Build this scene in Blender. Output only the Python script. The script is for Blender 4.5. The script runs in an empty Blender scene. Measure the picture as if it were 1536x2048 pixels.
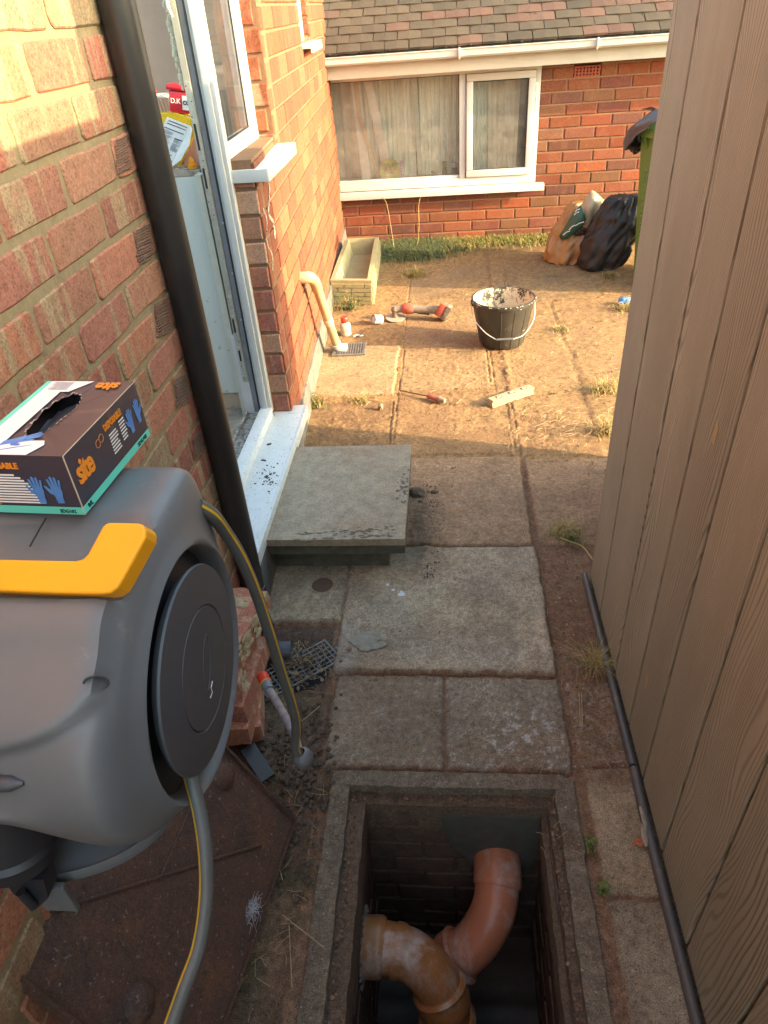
import bpy, bmesh, math, random
import numpy as np
from mathutils import Vector, Matrix, Quaternion
from mathutils import noise as mnoise

random.seed(7); rng = np.random.default_rng(5)
D = bpy.data; S = bpy.context.scene; COL = S.collection
rad = math.radians

# ------------------------------------------------------------------ camera
F_PX = 1396.9; CAMZ = 1.58
RW = np.array([[0.99573607, -0.0122239, -0.09143445],
               [0.06665574, -0.58985916, 0.80475038],
               [-0.06377064, -0.80741361, -0.58652925]])
cam_d = D.cameras.new('camera'); cam = D.objects.new('camera', cam_d); COL.objects.link(cam)
cam_d.sensor_fit = 'VERTICAL'; cam_d.sensor_height = 24.0; cam_d.sensor_width = 18.0
cam_d.lens = F_PX / 2048 * 24.0; cam_d.clip_start = 0.02; cam_d.clip_end = 300
m = Matrix.Identity(4)
for i in range(3):
    m[i][0] = RW[i][0]; m[i][1] = -RW[i][1]; m[i][2] = -RW[i][2]
m[2][3] = CAMZ
cam.matrix_world = m
S.camera = cam
S.render.resolution_x = 768; S.render.resolution_y = 1024

# ------------------------------------------------------------------ sky, sun, exposure
LIGHT = Vector((-0.66, 0.165, -0.252)).normalized()
w = D.worlds.new('World'); S.world = w; w.use_nodes = True
nt = w.node_tree; nt.nodes.clear()
sky = nt.nodes.new('ShaderNodeTexSky'); sky.sky_type = 'NISHITA'; sky.sun_disc = False
sky.sun_elevation = math.asin(-LIGHT.z); sky.sun_rotation = math.atan2(-LIGHT.x, -LIGHT.y)
sky.dust_density = 3.0; sky.ozone_density = 1.0; sky.air_density = 1.0
bg = nt.nodes.new('ShaderNodeBackground'); bg.inputs[1].default_value = 0.15
tint = nt.nodes.new('ShaderNodeMix'); tint.data_type = 'RGBA'; tint.blend_type = 'MULTIPLY'
tint.inputs[0].default_value = 1.0; tint.inputs[7].default_value = (0.97, 1.0, 0.83, 1)
wo = nt.nodes.new('ShaderNodeOutputWorld')
nt.links.new(sky.outputs[0], tint.inputs[6]); nt.links.new(tint.outputs[2], bg.inputs[0]); nt.links.new(bg.outputs[0], wo.inputs[0])
sd = D.lights.new('sun', 'SUN'); sd.energy = 2.7; sd.angle = rad(0.4); sd.color = (0.82, 0.58, 0.33)
sun = D.objects.new('sun', sd); COL.objects.link(sun); sun.rotation_euler = LIGHT.to_track_quat('-Z', 'Y').to_euler()
sun.location = (4, -1, 5)
S.view_settings.view_transform = 'Standard'; S.view_settings.look = 'None'
S.view_settings.exposure = 2.75; S.view_settings.gamma = 1.0; S.view_settings.use_curve_mapping = False

# ------------------------------------------------------------------ helpers
def ray(u, v):
    return RW @ np.array([(u - 768) / F_PX, (v - 1024) / F_PX, 1.0])
def at(u, v, t):
    d = ray(u, v); return Vector((t * d[0], t * d[1], CAMZ + t * d[2]))
def onz(u, v, z=0.0):
    d = ray(u, v); return at(u, v, (z - CAMZ) / d[2])
def ony(u, v, y):
    d = ray(u, v); return at(u, v, y / d[1])
def onx(u, v, x):
    d = ray(u, v); return at(u, v, x / d[0])
ORG = {}
def org(o):
    return ORG.get(o.name, Vector((0, 0, 0))) if o else Vector((0, 0, 0))

class MB:
    """collects geometry in world coordinates"""
    def __init__(s): s.v = []; s.f = []; s.mi = []; s.c = []; s.cur = (0.5, 0.5, 0.5); s.m = 0
    def add(s, vs, fs, mi=None, col=None):
        b = len(s.v); s.v += [tuple(p) for p in vs]
        for f in fs:
            s.f.append(tuple(b + i for i in f)); s.mi.append(s.m if mi is None else mi); s.c.append(col or s.cur)
    def box(s, a, b, M=None, bev=0.0, mi=None, col=None, jit=0.0):
        a = Vector(a); b = Vector(b)
        bm = bmesh.new(); bmesh.ops.create_cube(bm, size=1.0)
        for vt in bm.verts:
            for k in range(3): vt.co[k] = (a[k] + b[k]) / 2 + vt.co[k] * (b[k] - a[k])
        if bev > 0: bmesh.ops.bevel(bm, geom=bm.edges[:], offset=bev, segments=2, affect='EDGES', profile=0.6)
        if jit:
            for vt in bm.verts: vt.co += Vector([random.uniform(-jit, jit) for _ in range(3)])
        if M is not None: bm.transform(M)
        s.add([v.co for v in bm.verts], [[v.index for v in f.verts] for f in bm.faces], mi, col); bm.free()
    def quad(s, a, b, c, d, mi=None, col=None): s.add([a, b, c, d], [(0, 1, 2, 3)], mi, col)
    def tube(s, pts, r, n=16, caps=True, stripes=(), smi=1, flat=1.0, mi=None, up=None):
        pts = [Vector(p) for p in pts]; rs = r if isinstance(r, (list, tuple)) else [r] * len(pts)
        t0 = (pts[1] - pts[0]).normalized()
        ref = Vector(up) if up else (Vector((0, 0, 1)) if abs(t0.z) < 0.9 else Vector((0, 1, 0)))
        nrm = (ref - t0 * ref.dot(t0)).normalized()
        vs = []
        for i, p in enumerate(pts):
            t = (pts[min(i + 1, len(pts) - 1)] - pts[max(i - 1, 0)]).normalized()
            nrm = (nrm - t * nrm.dot(t)).normalized(); bn = t.cross(nrm)
            for k in range(n):
                a = 2 * math.pi * k / n
                vs.append(p + (nrm * math.cos(a) + bn * math.sin(a) * flat) * rs[i])
        b = len(s.v); s.v += [tuple(q) for q in vs]; mm = s.m if mi is None else mi
        for i in range(len(pts) - 1):
            for k in range(n):
                k2 = (k + 1) % n
                s.f.append((b + i * n + k, b + i * n + k2, b + (i + 1) * n + k2, b + (i + 1) * n + k))
                s.mi.append(smi if k in stripes else mm); s.c.append(s.cur)
        if caps:
            s.f.append(tuple(b + k for k in reversed(range(n)))); s.mi.append(mm); s.c.append(s.cur)
            e = b + (len(pts) - 1) * n
            s.f.append(tuple(e + k for k in range(n))); s.mi.append(mm); s.c.append(s.cur)
    def lathe(s, prof, c, axis=(0, 0, 1), n=32, mi=None, ref=None):
        """prof: list of (radius, height along axis)"""
        ax = Vector(axis).normalized(); c = Vector(c)
        r0 = Vector(ref) if ref else (Vector((1, 0, 0)) if abs(ax.x) < 0.9 else Vector((0, 1, 0)))
        e1 = (r0 - ax * r0.dot(ax)).normalized(); e2 = ax.cross(e1)
        b = len(s.v); mm = s.m if mi is None else mi
        for (r, h) in prof:
            for k in range(n):
                a = 2 * math.pi * k / n
                s.v.append(tuple(c + ax * h + (e1 * math.cos(a) + e2 * math.sin(a)) * r))
        for i in range(len(prof) - 1):
            for k in range(n):
                k2 = (k + 1) % n
                s.f.append((b + i * n + k, b + i * n + k2, b + (i + 1) * n + k2, b + (i + 1) * n + k)); s.mi.append(mm); s.c.append(s.cur)
    def disc(s, c, axis, r, n=32, mi=None):
        s.lathe([(r, 0), (r * 0.001, 0)], c, axis, n, mi)
    def prism(s, pts, off, mi=None, col=None):
        """closed polygon (3D points) extruded by vector off"""
        n = len(pts); off = Vector(off); P = [Vector(p) for p in pts]
        s.add(P + [p + off for p in P], [tuple(range(n)), tuple(range(2 * n - 1, n - 1, -1))] +
              [(i, i + n, (i + 1) % n + n, (i + 1) % n) for i in range(n)], mi, col)
    def rocks(s, c, r, sub=2, sq=(1, 1, 1), amp=0.25, fr=3.0, mi=None, col=None, rot=None):
        bm = bmesh.new(); bmesh.ops.create_icosphere(bm, subdivisions=sub, radius=1.0)
        o = Vector((random.random() * 50, random.random() * 50, random.random() * 50))
        for vt in bm.verts:
            d = vt.co.normalized(); k = 1 + amp * mnoise.noise(d * fr + o)
            vt.co = Vector((d.x * sq[0], d.y * sq[1], d.z * sq[2])) * (k * r)
        if rot: bm.transform(rot)
        s.add([v.co + Vector(c) for v in bm.verts], [[v.index for v in f.verts] for f in bm.faces], mi, col); bm.free()
    def build(s, name, mats, parent=None, smooth=False, loc=None, kind=None, fixn=True):
        me = D.meshes.new(name); o = D.objects.new(name, me); COL.objects.link(o)
        og = org(parent) if parent else (Vector(loc) if loc else Vector((0, 0, 0)))
        V = [(p[0] - og.x, p[1] - og.y, p[2] - og.z) for p in s.v]
        me.from_pydata(V, [], s.f)
        if not isinstance(mats, (list, tuple)): mats = [mats]
        for mt in mats: me.materials.append(mt)
        me.polygons.foreach_set('material_index', [min(i, len(mats) - 1) for i in s.mi])
        at_ = me.color_attributes.new('bc', 'FLOAT_COLOR', 'CORNER')
        arr = np.ones((len(me.loops), 4), np.float32); k = 0
        ln = np.array([len(f) for f in s.f]); cc = np.array(s.c, np.float32).reshape(-1, 3)
        arr[:, :3] = np.repeat(cc, ln, axis=0); at_.data.foreach_set('color', arr.ravel())
        if fixn:
            bm = bmesh.new(); bm.from_mesh(me); bmesh.ops.recalc_face_normals(bm, faces=bm.faces[:]); bm.to_mesh(me); bm.free()
        if smooth:
            me.polygons.foreach_set('use_smooth', [True] * len(me.polygons))
            try: me.set_sharp_from_angle(angle=rad(smooth if smooth is not True else 40))
            except Exception: pass
        me.update()
        if parent is not None: o.parent = parent; ORG[o.name] = og
        else: o.location = og; ORG[o.name] = og
        if kind: o['kind'] = kind
        return o

def thing(name, label, cat, loc=(0, 0, 0), group=None):
    o = D.objects.new(name, None); COL.objects.link(o); o.location = loc; o.empty_display_size = 0.05
    ORG[o.name] = Vector(loc); return tag(o, label, cat, group)
def tag(o, label, cat, group=None, kind=None):
    o['label'] = label; o['category'] = cat
    if group: o['group'] = group
    if kind: o['kind'] = kind
    return o
def smoothpath(pts, n=8):
    P = [Vector(p) for p in pts]; P = [P[0] * 2 - P[1]] + P + [P[-1] * 2 - P[-2]]; out = []
    for i in range(1, len(P) - 2):
        a, b, c, d = P[i - 1:i + 3]
        for k in range(n):
            t = k / n
            out.append(0.5 * ((2 * b) + (c - a) * t + (2 * a - 5 * b + 4 * c - d) * t * t + (3 * b - a - 3 * c + d) * t ** 3))
    out.append(P[-2]); return out

# ------------------------------------------------------------------ materials
def newmat(name):
    mt = D.materials.new(name); mt.use_nodes = True; n = mt.node_tree; n.nodes.clear()
    out = n.nodes.new('ShaderNodeOutputMaterial'); b = n.nodes.new('ShaderNodeBsdfPrincipled')
    n.links.new(b.outputs[0], out.inputs[0]); return mt, n, b
def N(n, typ, **kw):
    x = n.nodes.new(typ)
    for k, v in kw.items():
        if k.startswith('i_'):
            key = k[2:]; x.inputs[int(key) if key.isdigit() else key].default_value = v
        else: setattr(x, k, v)
    return x
def mixc(n, fac, a, b, blend='MIX'):
    x = n.nodes.new('ShaderNodeMix'); x.data_type = 'RGBA'; x.blend_type = blend
    for s_, val in ((0, fac), (6, a), (7, b)):
        if hasattr(val, 'is_linked') or hasattr(val, 'links'): n.links.new(val, x.inputs[s_])
        elif isinstance(val, (tuple, list)): x.inputs[s_].default_value = tuple(val) + ((1,) if len(val) == 3 else ())
        else: x.inputs[s_].default_value = val
    return x.outputs[2]
def coords(n, scale=(1, 1, 1), rot=(0, 0, 0), kind='Object'):
    tc = n.nodes.new('ShaderNodeTexCoord'); mp = n.nodes.new('ShaderNodeMapping')
    mp.inputs['Scale'].default_value = scale; mp.inputs['Rotation'].default_value = rot
    n.links.new(tc.outputs[kind], mp.inputs[0]); return mp.outputs[0]
def noise(n, vec, scale, detail=6, rough=0.6, dist=0.0):
    x = N(n, 'ShaderNodeTexNoise'); x.inputs['Scale'].default_value = scale; x.inputs['Detail'].default_value = detail
    x.inputs['Roughness'].default_value = rough; x.inputs['Distortion'].default_value = dist
    n.links.new(vec, x.inputs['Vector']); return x.outputs['Fac']
def ramp(n, fac, stops, interp='LINEAR'):
    x = n.nodes.new('ShaderNodeValToRGB'); x.color_ramp.interpolation = interp
    el = x.color_ramp.elements
    while len(el) > 1: el.remove(el[-1])
    el[0].position = stops[0][0]; c = stops[0][1]; el[0].color = (c, c, c, 1) if not isinstance(c, tuple) else c + (1,)
    for p, c in stops[1:]:
        e = el.new(p); e.color = (c, c, c, 1) if not isinstance(c, tuple) else c + (1,)
    n.links.new(fac, x.inputs[0]); return x.outputs[0]
def bump(n, b, h, strength=0.3, dist=0.005, prev=None):
    x = n.nodes.new('ShaderNodeBump'); x.inputs['Strength'].default_value = strength; x.inputs['Distance'].default_value = dist
    n.links.new(h, x.inputs['Height'])
    if prev is not None: n.links.new(prev, x.inputs['Normal'])
    n.links.new(x.outputs[0], b.inputs['Normal']); return x.outputs[0]
def pmat(name, c1, c2=None, scale=30, rough=0.6, bmp=0.15, bd=0.002, dirt=None, dirt_amt=0.5, dscale=12, metal=0.0,
         stretch=(1, 1, 1), spec=0.5, fine=1.0, attr=False, speck=None, grain=0.0):
    mt, n, b = newmat(name); v = coords(n, stretch)
    c2 = c2 or tuple(x * 0.8 for x in c1)
    f = noise(n, v, scale, 8, 0.65)
    col = mixc(n, ramp(n, f, [(0.35, 0.0), (0.65, 1.0)]), c1, c2)
    if attr:
        a = N(n, 'ShaderNodeAttribute', attribute_name='bc'); col = mixc(n, 1.0, a.outputs['Color'], ramp(n, f, [(0.3, 0.78), (0.7, 1.15)]), 'MULTIPLY')
    if dirt:
        d = noise(n, v, dscale, 9, 0.75, 0.3)
        col = mixc(n, ramp(n, d, [(0.62 - dirt_amt * 0.3, 0.0), (0.78 - dirt_amt * 0.25, 1.0)]), col, dirt)
    if speck:
        sp = noise(n, v, speck[1], 2, 0.5); col = mixc(n, ramp(n, sp, [(0.66, 0.0), (0.70, 1.0)]), col, speck[0])
    if grain:
        gq = noise(n, v, 330, 4, 0.75); gm = noise(n, v, 110, 5, 0.8)
        col = mixc(n, 1.0, col, ramp(n, gq, [(0.32, 1 - grain), (0.5, 1.0), (0.68, 1 + grain)]), 'MULTIPLY')
        col = mixc(n, 1.0, col, ramp(n, gm, [(0.32, 1 - grain * .7), (0.5, 1.0), (0.68, 1 + grain * .6)]), 'MULTIPLY')
    n.links.new(col, b.inputs['Base Color'])
    rr = noise(n, v, scale * 0.7, 5, 0.6)
    rm = N(n, 'ShaderNodeMapRange'); rm.inputs[3].default_value = max(0.02, rough - 0.12); rm.inputs[4].default_value = min(1, rough + 0.12)
    n.links.new(rr, rm.inputs[0]); n.links.new(rm.outputs[0], b.inputs['Roughness'])
    b.inputs['Metallic'].default_value = metal; b.inputs['Specular IOR Level'].default_value = spec
    if bmp: bump(n, b, noise(n, v, scale * 4 * fine, 6, 0.7), bmp, bd)
    return mt

def brick_mat(name, reds, buff, streak=(1, 60, 2.2), streak_amt=0.5, pit=0.6, yaxis=1):
    mt, n, b = newmat(name); vo = coords(n)
    a = N(n, 'ShaderNodeAttribute', attribute_name='bc')
    vs = coords(n, streak)
    # offset per brick
    add = N(n, 'ShaderNodeVectorMath', operation='MULTIPLY_ADD'); add.inputs[1].default_value = (40, 40, 40)
    n.links.new(a.outputs['Color'], add.inputs[0]); n.links.new(vs, add.inputs[2])
    st = noise(n, add.outputs[0], 1.0, 3, 0.5, 0.15)
    g = noise(n, vo, 220, 4, 0.7); blot = noise(n, vo, 28, 6, 0.7)
    base = a.outputs['Color']
    k = ramp(n, st, [(0.54, 0.0), (0.60, streak_amt)])
    col = mixc(n, k, base, buff)
    col = mixc(n, ramp(n, blot, [(0.45, 0.0), (0.7, 0.55)]), col, reds)
    mid = noise(n, vo, 75, 5, 0.75); col = mixc(n, 1.0, col, ramp(n, mid, [(0.3, 0.72), (0.5, 1.0), (0.7, 1.2)]), 'MULTIPLY')
    col = mixc(n, 1.0, col, ramp(n, g, [(0.3, 0.45), (0.45, 0.95), (0.7, 1.35)]), 'MULTIPLY')
    n.links.new(col, b.inputs['Base Color']); b.inputs['Roughness'].default_value = 0.9; b.inputs['Specular IOR Level'].default_value = 0.25
    h = mixc(n, 0.5, g, noise(n, vo, 60, 6, 0.75)); bump(n, b, h, pit, 0.003)
    return mt
def mortar_mat(name, c, c2):
    return pmat(name, c, c2, 60, 0.95, 0.8, 0.004, dirt=tuple(x * 0.6 for x in c), dirt_amt=0.2, spec=0.2)

def glass_mat(name, tintc=(0.9, 0.95, 0.93), ior=1.5, haze=0.0):
    mt = D.materials.new(name); mt.use_nodes = True; n = mt.node_tree; n.nodes.clear()
    out = n.nodes.new('ShaderNodeOutputMaterial'); tr = N(n, 'ShaderNodeBsdfTransparent'); tr.inputs[0].default_value = tintc + (1,)
    gl = N(n, 'ShaderNodeBsdfGlossy'); gl.inputs['Roughness'].default_value = 0.01
    fr = N(n, 'ShaderNodeFresnel'); fr.inputs[0].default_value = ior
    mx = N(n, 'ShaderNodeMixShader'); n.links.new(fr.outputs[0], mx.inputs[0]); n.links.new(tr.outputs[0], mx.inputs[1]); n.links.new(gl.outputs[0], mx.inputs[2])
    res = mx.outputs[0]
    if haze:
        df = N(n, 'ShaderNodeBsdfDiffuse'); df.inputs[0].default_value = (0.6, 0.58, 0.52, 1); m2 = N(n, 'ShaderNodeMixShader')
        v = coords(n); k = ramp(n, noise(n, v, 9, 6, 0.7), [(0.35, haze * 0.3), (0.75, haze)])
        n.links.new(k, m2.inputs[0]); n.links.new(res, m2.inputs[1]); n.links.new(df.outputs[0], m2.inputs[2]); res = m2.outputs[0]
    n.links.new(res, out.inputs[0]); return mt

UPVC = pmat('white_plastic', (0.54, 0.54, 0.53), (0.50, 0.50, 0.49), 14, 0.35, 0.03, dirt=(0.42, 0.38, 0.32), dirt_amt=0.05, dscale=20)
UPVC_D = pmat('white_plastic_dirty', (0.62, 0.64, 0.65), (0.56, 0.58, 0.59), 20, 0.4, 0.05, dirt=(0.10, 0.09, 0.07), dirt_amt=0.02, dscale=26, speck=((0.04, 0.035, 0.03), 130))
TRACK = pmat('dirty_track', (0.40, 0.38, 0.35), (0.10, 0.09, 0.08), 60, 0.7, 0.3, dirt=(0.04, 0.035, 0.03), dirt_amt=0.5, dscale=40)
GREYSEAL = pmat('grey_seal', (0.26, 0.26, 0.28), (0.20, 0.20, 0.22), 20, 0.5, 0.03)
BLACKSEAL = pmat('black_rubber', (0.015, 0.015, 0.017), None, 40, 0.6, 0.05)
STEEL = pmat('dull_steel', (0.55, 0.55, 0.50), (0.42, 0.43, 0.40), 60, 0.38, 0.1, metal=0.6)
GLASS = glass_mat('window_glass', haze=0.05)
GLASS2 = glass_mat('window_glass_far', (0.90, 0.94, 0.90), haze=0.24)  # haze: pale diffuse veil added to brighten the dim view behind the glass
# ------------------------------------------------------------------ ground
LAT = rng.random((512, 512)).astype(np.float32)
def vnoise(x, y, sc, sd_=0):
    x = x * sc + sd_ * 37.3; y = y * sc + sd_ * 91.7
    xi = np.floor(x).astype(int); yi = np.floor(y).astype(int); fx = x - xi; fy = y - yi
    fx = fx * fx * (3 - 2 * fx); fy = fy * fy * (3 - 2 * fy)
    a = LAT[xi % 512, yi % 512]; b = LAT[(xi + 1) % 512, yi % 512]; c = LAT[xi % 512, (yi + 1) % 512]; d = LAT[(xi + 1) % 512, (yi + 1) % 512]
    return (a * (1 - fx) + b * fx) * (1 - fy) + (c * (1 - fx) + d * fx) * fy
def fbm(x, y, sc, octv=5, sd_=0, g=0.55):
    t = 0; amp = 1; s = 0
    for o in range(octv):
        t = t + amp * vnoise(x, y, sc * 2.03 ** o, sd_ + o); s += amp; amp *= g
    return t / s
def sst(a, b, x):
    t = np.clip((x - a) / (b - a), 0, 1); return t * t * (3 - 2 * t)

#  x0, x1, y0, y1, top z, colour
SLABS = [(-.333, -.020, 1.055, 1.358, .000, (.125, .104, .085)), (-.012, .306, 1.055, 1.358, -.002, (.135, .118, .100)),
         (-.345, .306, 1.372, 1.952, .004, (.200, .170, .135)), (-.66, -.346, 1.580, 1.952, .0045, (.190, .165, .130)),
         (-.66, .300, 1.960, 2.560, .003, (.165, .114, .080)), (.332, .461, .30, .752, -.003, (.140, .118, .096)),
         (.332, .461, .762, 1.07, -.003, (.175, .140, .108)), (.325, .461, 1.08, 1.35, -.010, (.13, .09, .065)), (-.52, -.345, 1.02, 1.29, -.012, (.095, .070, .052)),
         (-.245, .290, 2.580, 3.200, .000, (.30, .20, .12)), (-.240, .222, 3.210, 3.720, .002, (.34, .25, .16)), (.236, .66, 3.150, 3.80, .000, (.33, .225, .135)),
         (-.72, -.255, 2.58, 3.10, -.004, (.24, .16, .10)), (.305, .665, 2.56, 3.12, -.002, (.29, .19, .115)), (.32, 1.2, 1.97, 2.54, -.004, (.165, .112, .078)),
         (.68, 1.25, 3.30, 4.02, .0, (.31, .21, .13)), (-.25, .40, 3.74, 4.50, -.003, (.32, .23, .145)), (-.25, .40, 4.52, 5.2, .0, (.27, .20, .135)),
         (.41, 1.0, 4.46, 5.2, .0, (.25, .19, .13)), (.42, .66, 3.82, 4.44, -.002, (.30, .21, .13)), (.68, 1.3, 4.04, 4.44, -.002, (.28, .19, .12)),
         (-.79, -.262, 3.155, 3.78, .010, (.40, .30, .20))]
def ground():
    xs = np.concatenate([np.arange(-.90, .50, .005), np.arange(.50, 2.0, .012)])
    ys = np.concatenate([np.arange(.30, 2.3, .005), 2.3 + np.cumsum(np.linspace(.005, .0105, 470))])
    ys = ys[ys < 6.0]
    X, Y = np.meshgrid(xs, ys); nx = len(xs); ny = len(ys)
    wob = (fbm(X, Y, 22, 4, 3) - .5) * .012; wob2 = (fbm(X, Y, 22, 4, 9) - .5) * .012
    Xw = X + wob; Yw = Y + wob2
    Z = -.014 + (fbm(X, Y, 14, 6, 1) - .5) * .018
    C = np.empty(X.shape + (3,), np.float32)
    n1 = fbm(X, Y, 9, 5, 21); n2 = fbm(X, Y, 60, 4, 22); n3 = fbm(X, Y, 2.3, 4, 23)
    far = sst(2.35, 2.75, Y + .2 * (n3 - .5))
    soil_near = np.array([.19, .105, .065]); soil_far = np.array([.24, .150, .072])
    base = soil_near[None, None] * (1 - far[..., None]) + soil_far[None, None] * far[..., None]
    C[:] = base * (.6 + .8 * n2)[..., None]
    slabmask = np.zeros(X.shape)
    for i, (x0, x1, y0, y1, z, c) in enumerate(SLABS):
        d = np.minimum(np.minimum(Xw - x0, x1 - Xw), np.minimum(Yw - y0, y1 - Yw))
        mk = sst(-.002, .004, d); inn = sst(.0, .012, d)
        zz = z - .004 * (1 - inn) + (fbm(X, Y, 90, 3, 5) - .5) * .0018 + (n1 - .5) * .003
        Z = Z * (1 - mk) + zz * mk
        fk = .72 if y0 > 2.55 else (1.6 if y1 < 1.5 else 1.75)  # sunlit far slabs darkened, shaded near slabs lightened, to level sun and shade
        cc = np.array(c)[None, None] * np.array([1.04, .955, .83]) * fk * (.72 + .56 * n1)[..., None] * (.8 + .4 * n2)[..., None]
        C = C * (1 - mk)[..., None] + cc * mk[..., None]
        slabmask = np.maximum(slabmask, mk)
    # cement patch round the far grate is smooth; sandy soil spread over the far slabs
    patch = (X > -.79) & (X < -.262) & (Y > 3.155) & (Y < 3.78)
    s = fbm(X, Y, 5.0, 6, 31) * .62 + fbm(X, Y, 45, 3, 33) * .38 + .10 * sst(.3, .9, X) + .14 * sst(4.2, 5.4, Y) - .03
    s = s + .12 * np.exp(-((X - .31) / .03) ** 2) * (Y > 2.55)
    cov = sst(.50, .60, s) * far; cov = np.where(patch, cov * .12, cov)
    fill = far * np.where(slabmask > .5, .0, .78 + .22 * sst(.42, .55, n3 * .5 + n1 * .5))
    gf = fill * (slabmask < .5); C = C * (1 - .8 * gf)[..., None] + np.array([.235, .145, .07])[None, None] * (.8 * gf * (.5 + n2))[..., None]; Z = Z * (1 - fill) + (.0 + .004 * n1) * fill; Z = Z + cov * (.001 + .0024 * fbm(X, Y, 60, 5, 35)) + far * (1 - patch) * .0025 * fbm(X, Y, 30, 5, 36)
    gd = sst(.60, .70, fbm(X, Y, 80, 4, 97, .8)) * far * .6; C = C * (1 - gd)[..., None] + np.array([.10, .058, .032])[None, None] * gd[..., None]
    C = C * (1 - .72 * cov)[..., None] + (np.array([.255, .160, .078])[None, None] * (.45 + 1.0 * n2)[..., None]) * (.72 * cov)[..., None]
    # soil tracked over near slabs along joints and by the shed
    e = np.exp(-((Xw - .312) / .016) ** 2) * (Y > 1.0) + np.exp(-((Yw - 1.364) / .018) ** 2) * (X > -.3) + .8 * sst(.12, .0, np.abs(Xw - .40)) * sst(1.95, 1.7, Y) * sst(.95, 1.25, Y)
    e = e + .9 * np.exp(-((Yw - 1.040) / .02) ** 2) + .8 * sst(.10, .02, np.hypot((X + .10) / 1.0, (Y - 2.0) / 3.4)) + .55 * np.exp(-((X - .17) / .2) ** 2 - ((Y - 1.09) / .05) ** 2)
    near_s = sst(.44, .62, n1 * .5 + n2 * .5) * np.clip(e, 0, 1) + .35 * np.clip(e, 0, 1)
    near_s = np.clip(near_s, 0, 1)
    Z = Z + near_s * (.003 + .007 * fbm(X, Y, 70, 3, 41)) * (slabmask > .5)
    C = C * (1 - .85 * near_s)[..., None] + (np.array([.165, .085, .050])[None, None] * (.5 + .95 * n2)[..., None]) * (.85 * near_s)[..., None]
    # dark silt by the step's right edge
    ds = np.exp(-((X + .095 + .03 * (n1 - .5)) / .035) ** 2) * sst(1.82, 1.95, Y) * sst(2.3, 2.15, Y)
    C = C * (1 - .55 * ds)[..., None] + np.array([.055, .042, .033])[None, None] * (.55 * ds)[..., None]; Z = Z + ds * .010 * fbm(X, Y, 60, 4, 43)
    # pale efflorescence, lime splashes
    ef = sst(.55, .68, fbm(X, Y, 75, 5, 51, .7)) * (np.exp(-((X - .20) / .10) ** 2 - ((Y - 1.17) / .075) ** 2) * 1.3 + .22 * (Y < 1.36) * (Y > 1.05) + .5 * np.exp(-((X - .15) / .18) ** 2 - ((Y - 1.42) / .06) ** 2) + .16 * (Y > 1.4) * (Y < 2.5) * (X < .3))
    ef = np.clip(ef, 0, 1) * (slabmask > .5); C = C * (1 - ef)[..., None] + np.array([.48, .45, .42])[None, None] * ef[..., None]
    gp = sst(.35, .6, fbm(X, Y, 7, 4, 61)) * (Y > 1.38) * (Y < 1.95) * (X < .3)
    C = C * (1 - .28 * gp)[..., None] + np.array([.155, .150, .135])[None, None] * (.28 * gp)[..., None]
    # trowelled strip beside the gully, gully hollow, dirt patch in front of bricks
    st = sst(-.004, .004, np.minimum(np.minimum(X + .345, -.285 - X), np.minimum(Y - 1.372, 1.575 - Y)))
    C = C * (1 - .8 * st)[..., None] + np.array([.30, .26, .22])[None, None] * (.8 * st)[..., None]
    gl = sst(-.006, .01, np.minimum(np.minimum(Xw + .62, -.362 - Xw), np.minimum(Yw - 1.305, 1.572 - Yw)))
    pit = sst(.16, .05, np.hypot((X + .47) / 1.0, (Y - 1.43) / .9))
    Z = Z - gl * (.006 + .045 * pit); gcol = np.array([.095, .072, .06]) 
    C = C * (1 - .85 * gl)[..., None] + (gcol[None, None] * (.55 + .9 * n1)[..., None]) * (.85 * gl)[..., None]
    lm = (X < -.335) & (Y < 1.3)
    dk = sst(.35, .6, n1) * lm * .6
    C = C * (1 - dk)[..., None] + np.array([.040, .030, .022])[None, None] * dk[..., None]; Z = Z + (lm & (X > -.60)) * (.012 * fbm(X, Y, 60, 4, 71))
    ms = sst(.42, .6, fbm(X, Y, 12, 4, 81)) * (X < -.30) * (Y < 1.05)
    C = C * (1 - .4 * ms)[..., None] + np.array([.075, .075, .035])[None, None] * (.4 * ms)[..., None]
    Z = np.where((X < -.55) & (Y > 1.0) & (Y < 1.5), Z - .002, Z)
    nb = (1 - far) * sst(.40, .62, fbm(X, Y, 6, 5, 91) * .6 + fbm(X, Y, 40, 4, 95) * .4)
    C = C * (1 - .38 * nb)[..., None] + np.array([.165, .105, .068])[None, None] * (.38 * nb * (.6 + .8 * n2))[..., None]
    # darker patches on the ground left of the bucket
    wt = np.exp(-((X + .05) / .28) ** 2 - ((Y - 3.95) / .16) ** 2) * sst(.4, .6, n1)
    C = C * (1 - .5 * wt)[..., None] + np.array([.16, .085, .05])[None, None] * (.5 * wt)[..., None]
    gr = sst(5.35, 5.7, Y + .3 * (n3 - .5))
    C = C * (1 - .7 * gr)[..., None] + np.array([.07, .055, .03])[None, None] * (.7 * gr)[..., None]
    idx = np.arange(nx * ny).reshape(ny, nx)
    q = np.stack([idx[:-1, :-1], idx[:-1, 1:], idx[1:, 1:], idx[1:, :-1]], -1).reshape(-1, 4)
    cx = ((X[:-1, :-1] + X[1:, 1:]) / 2).ravel(); cy = ((Y[:-1, :-1] + Y[1:, 1:]) / 2).ravel()
    q = q[~((cx > -.300) & (cx < .296) & (cy < 1.042))]
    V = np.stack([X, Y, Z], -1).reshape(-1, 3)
    o0 = len(V); x0, x1, y0, y1 = xs[0], xs[-1], ys[0], ys[-1]; B = 30
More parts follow.
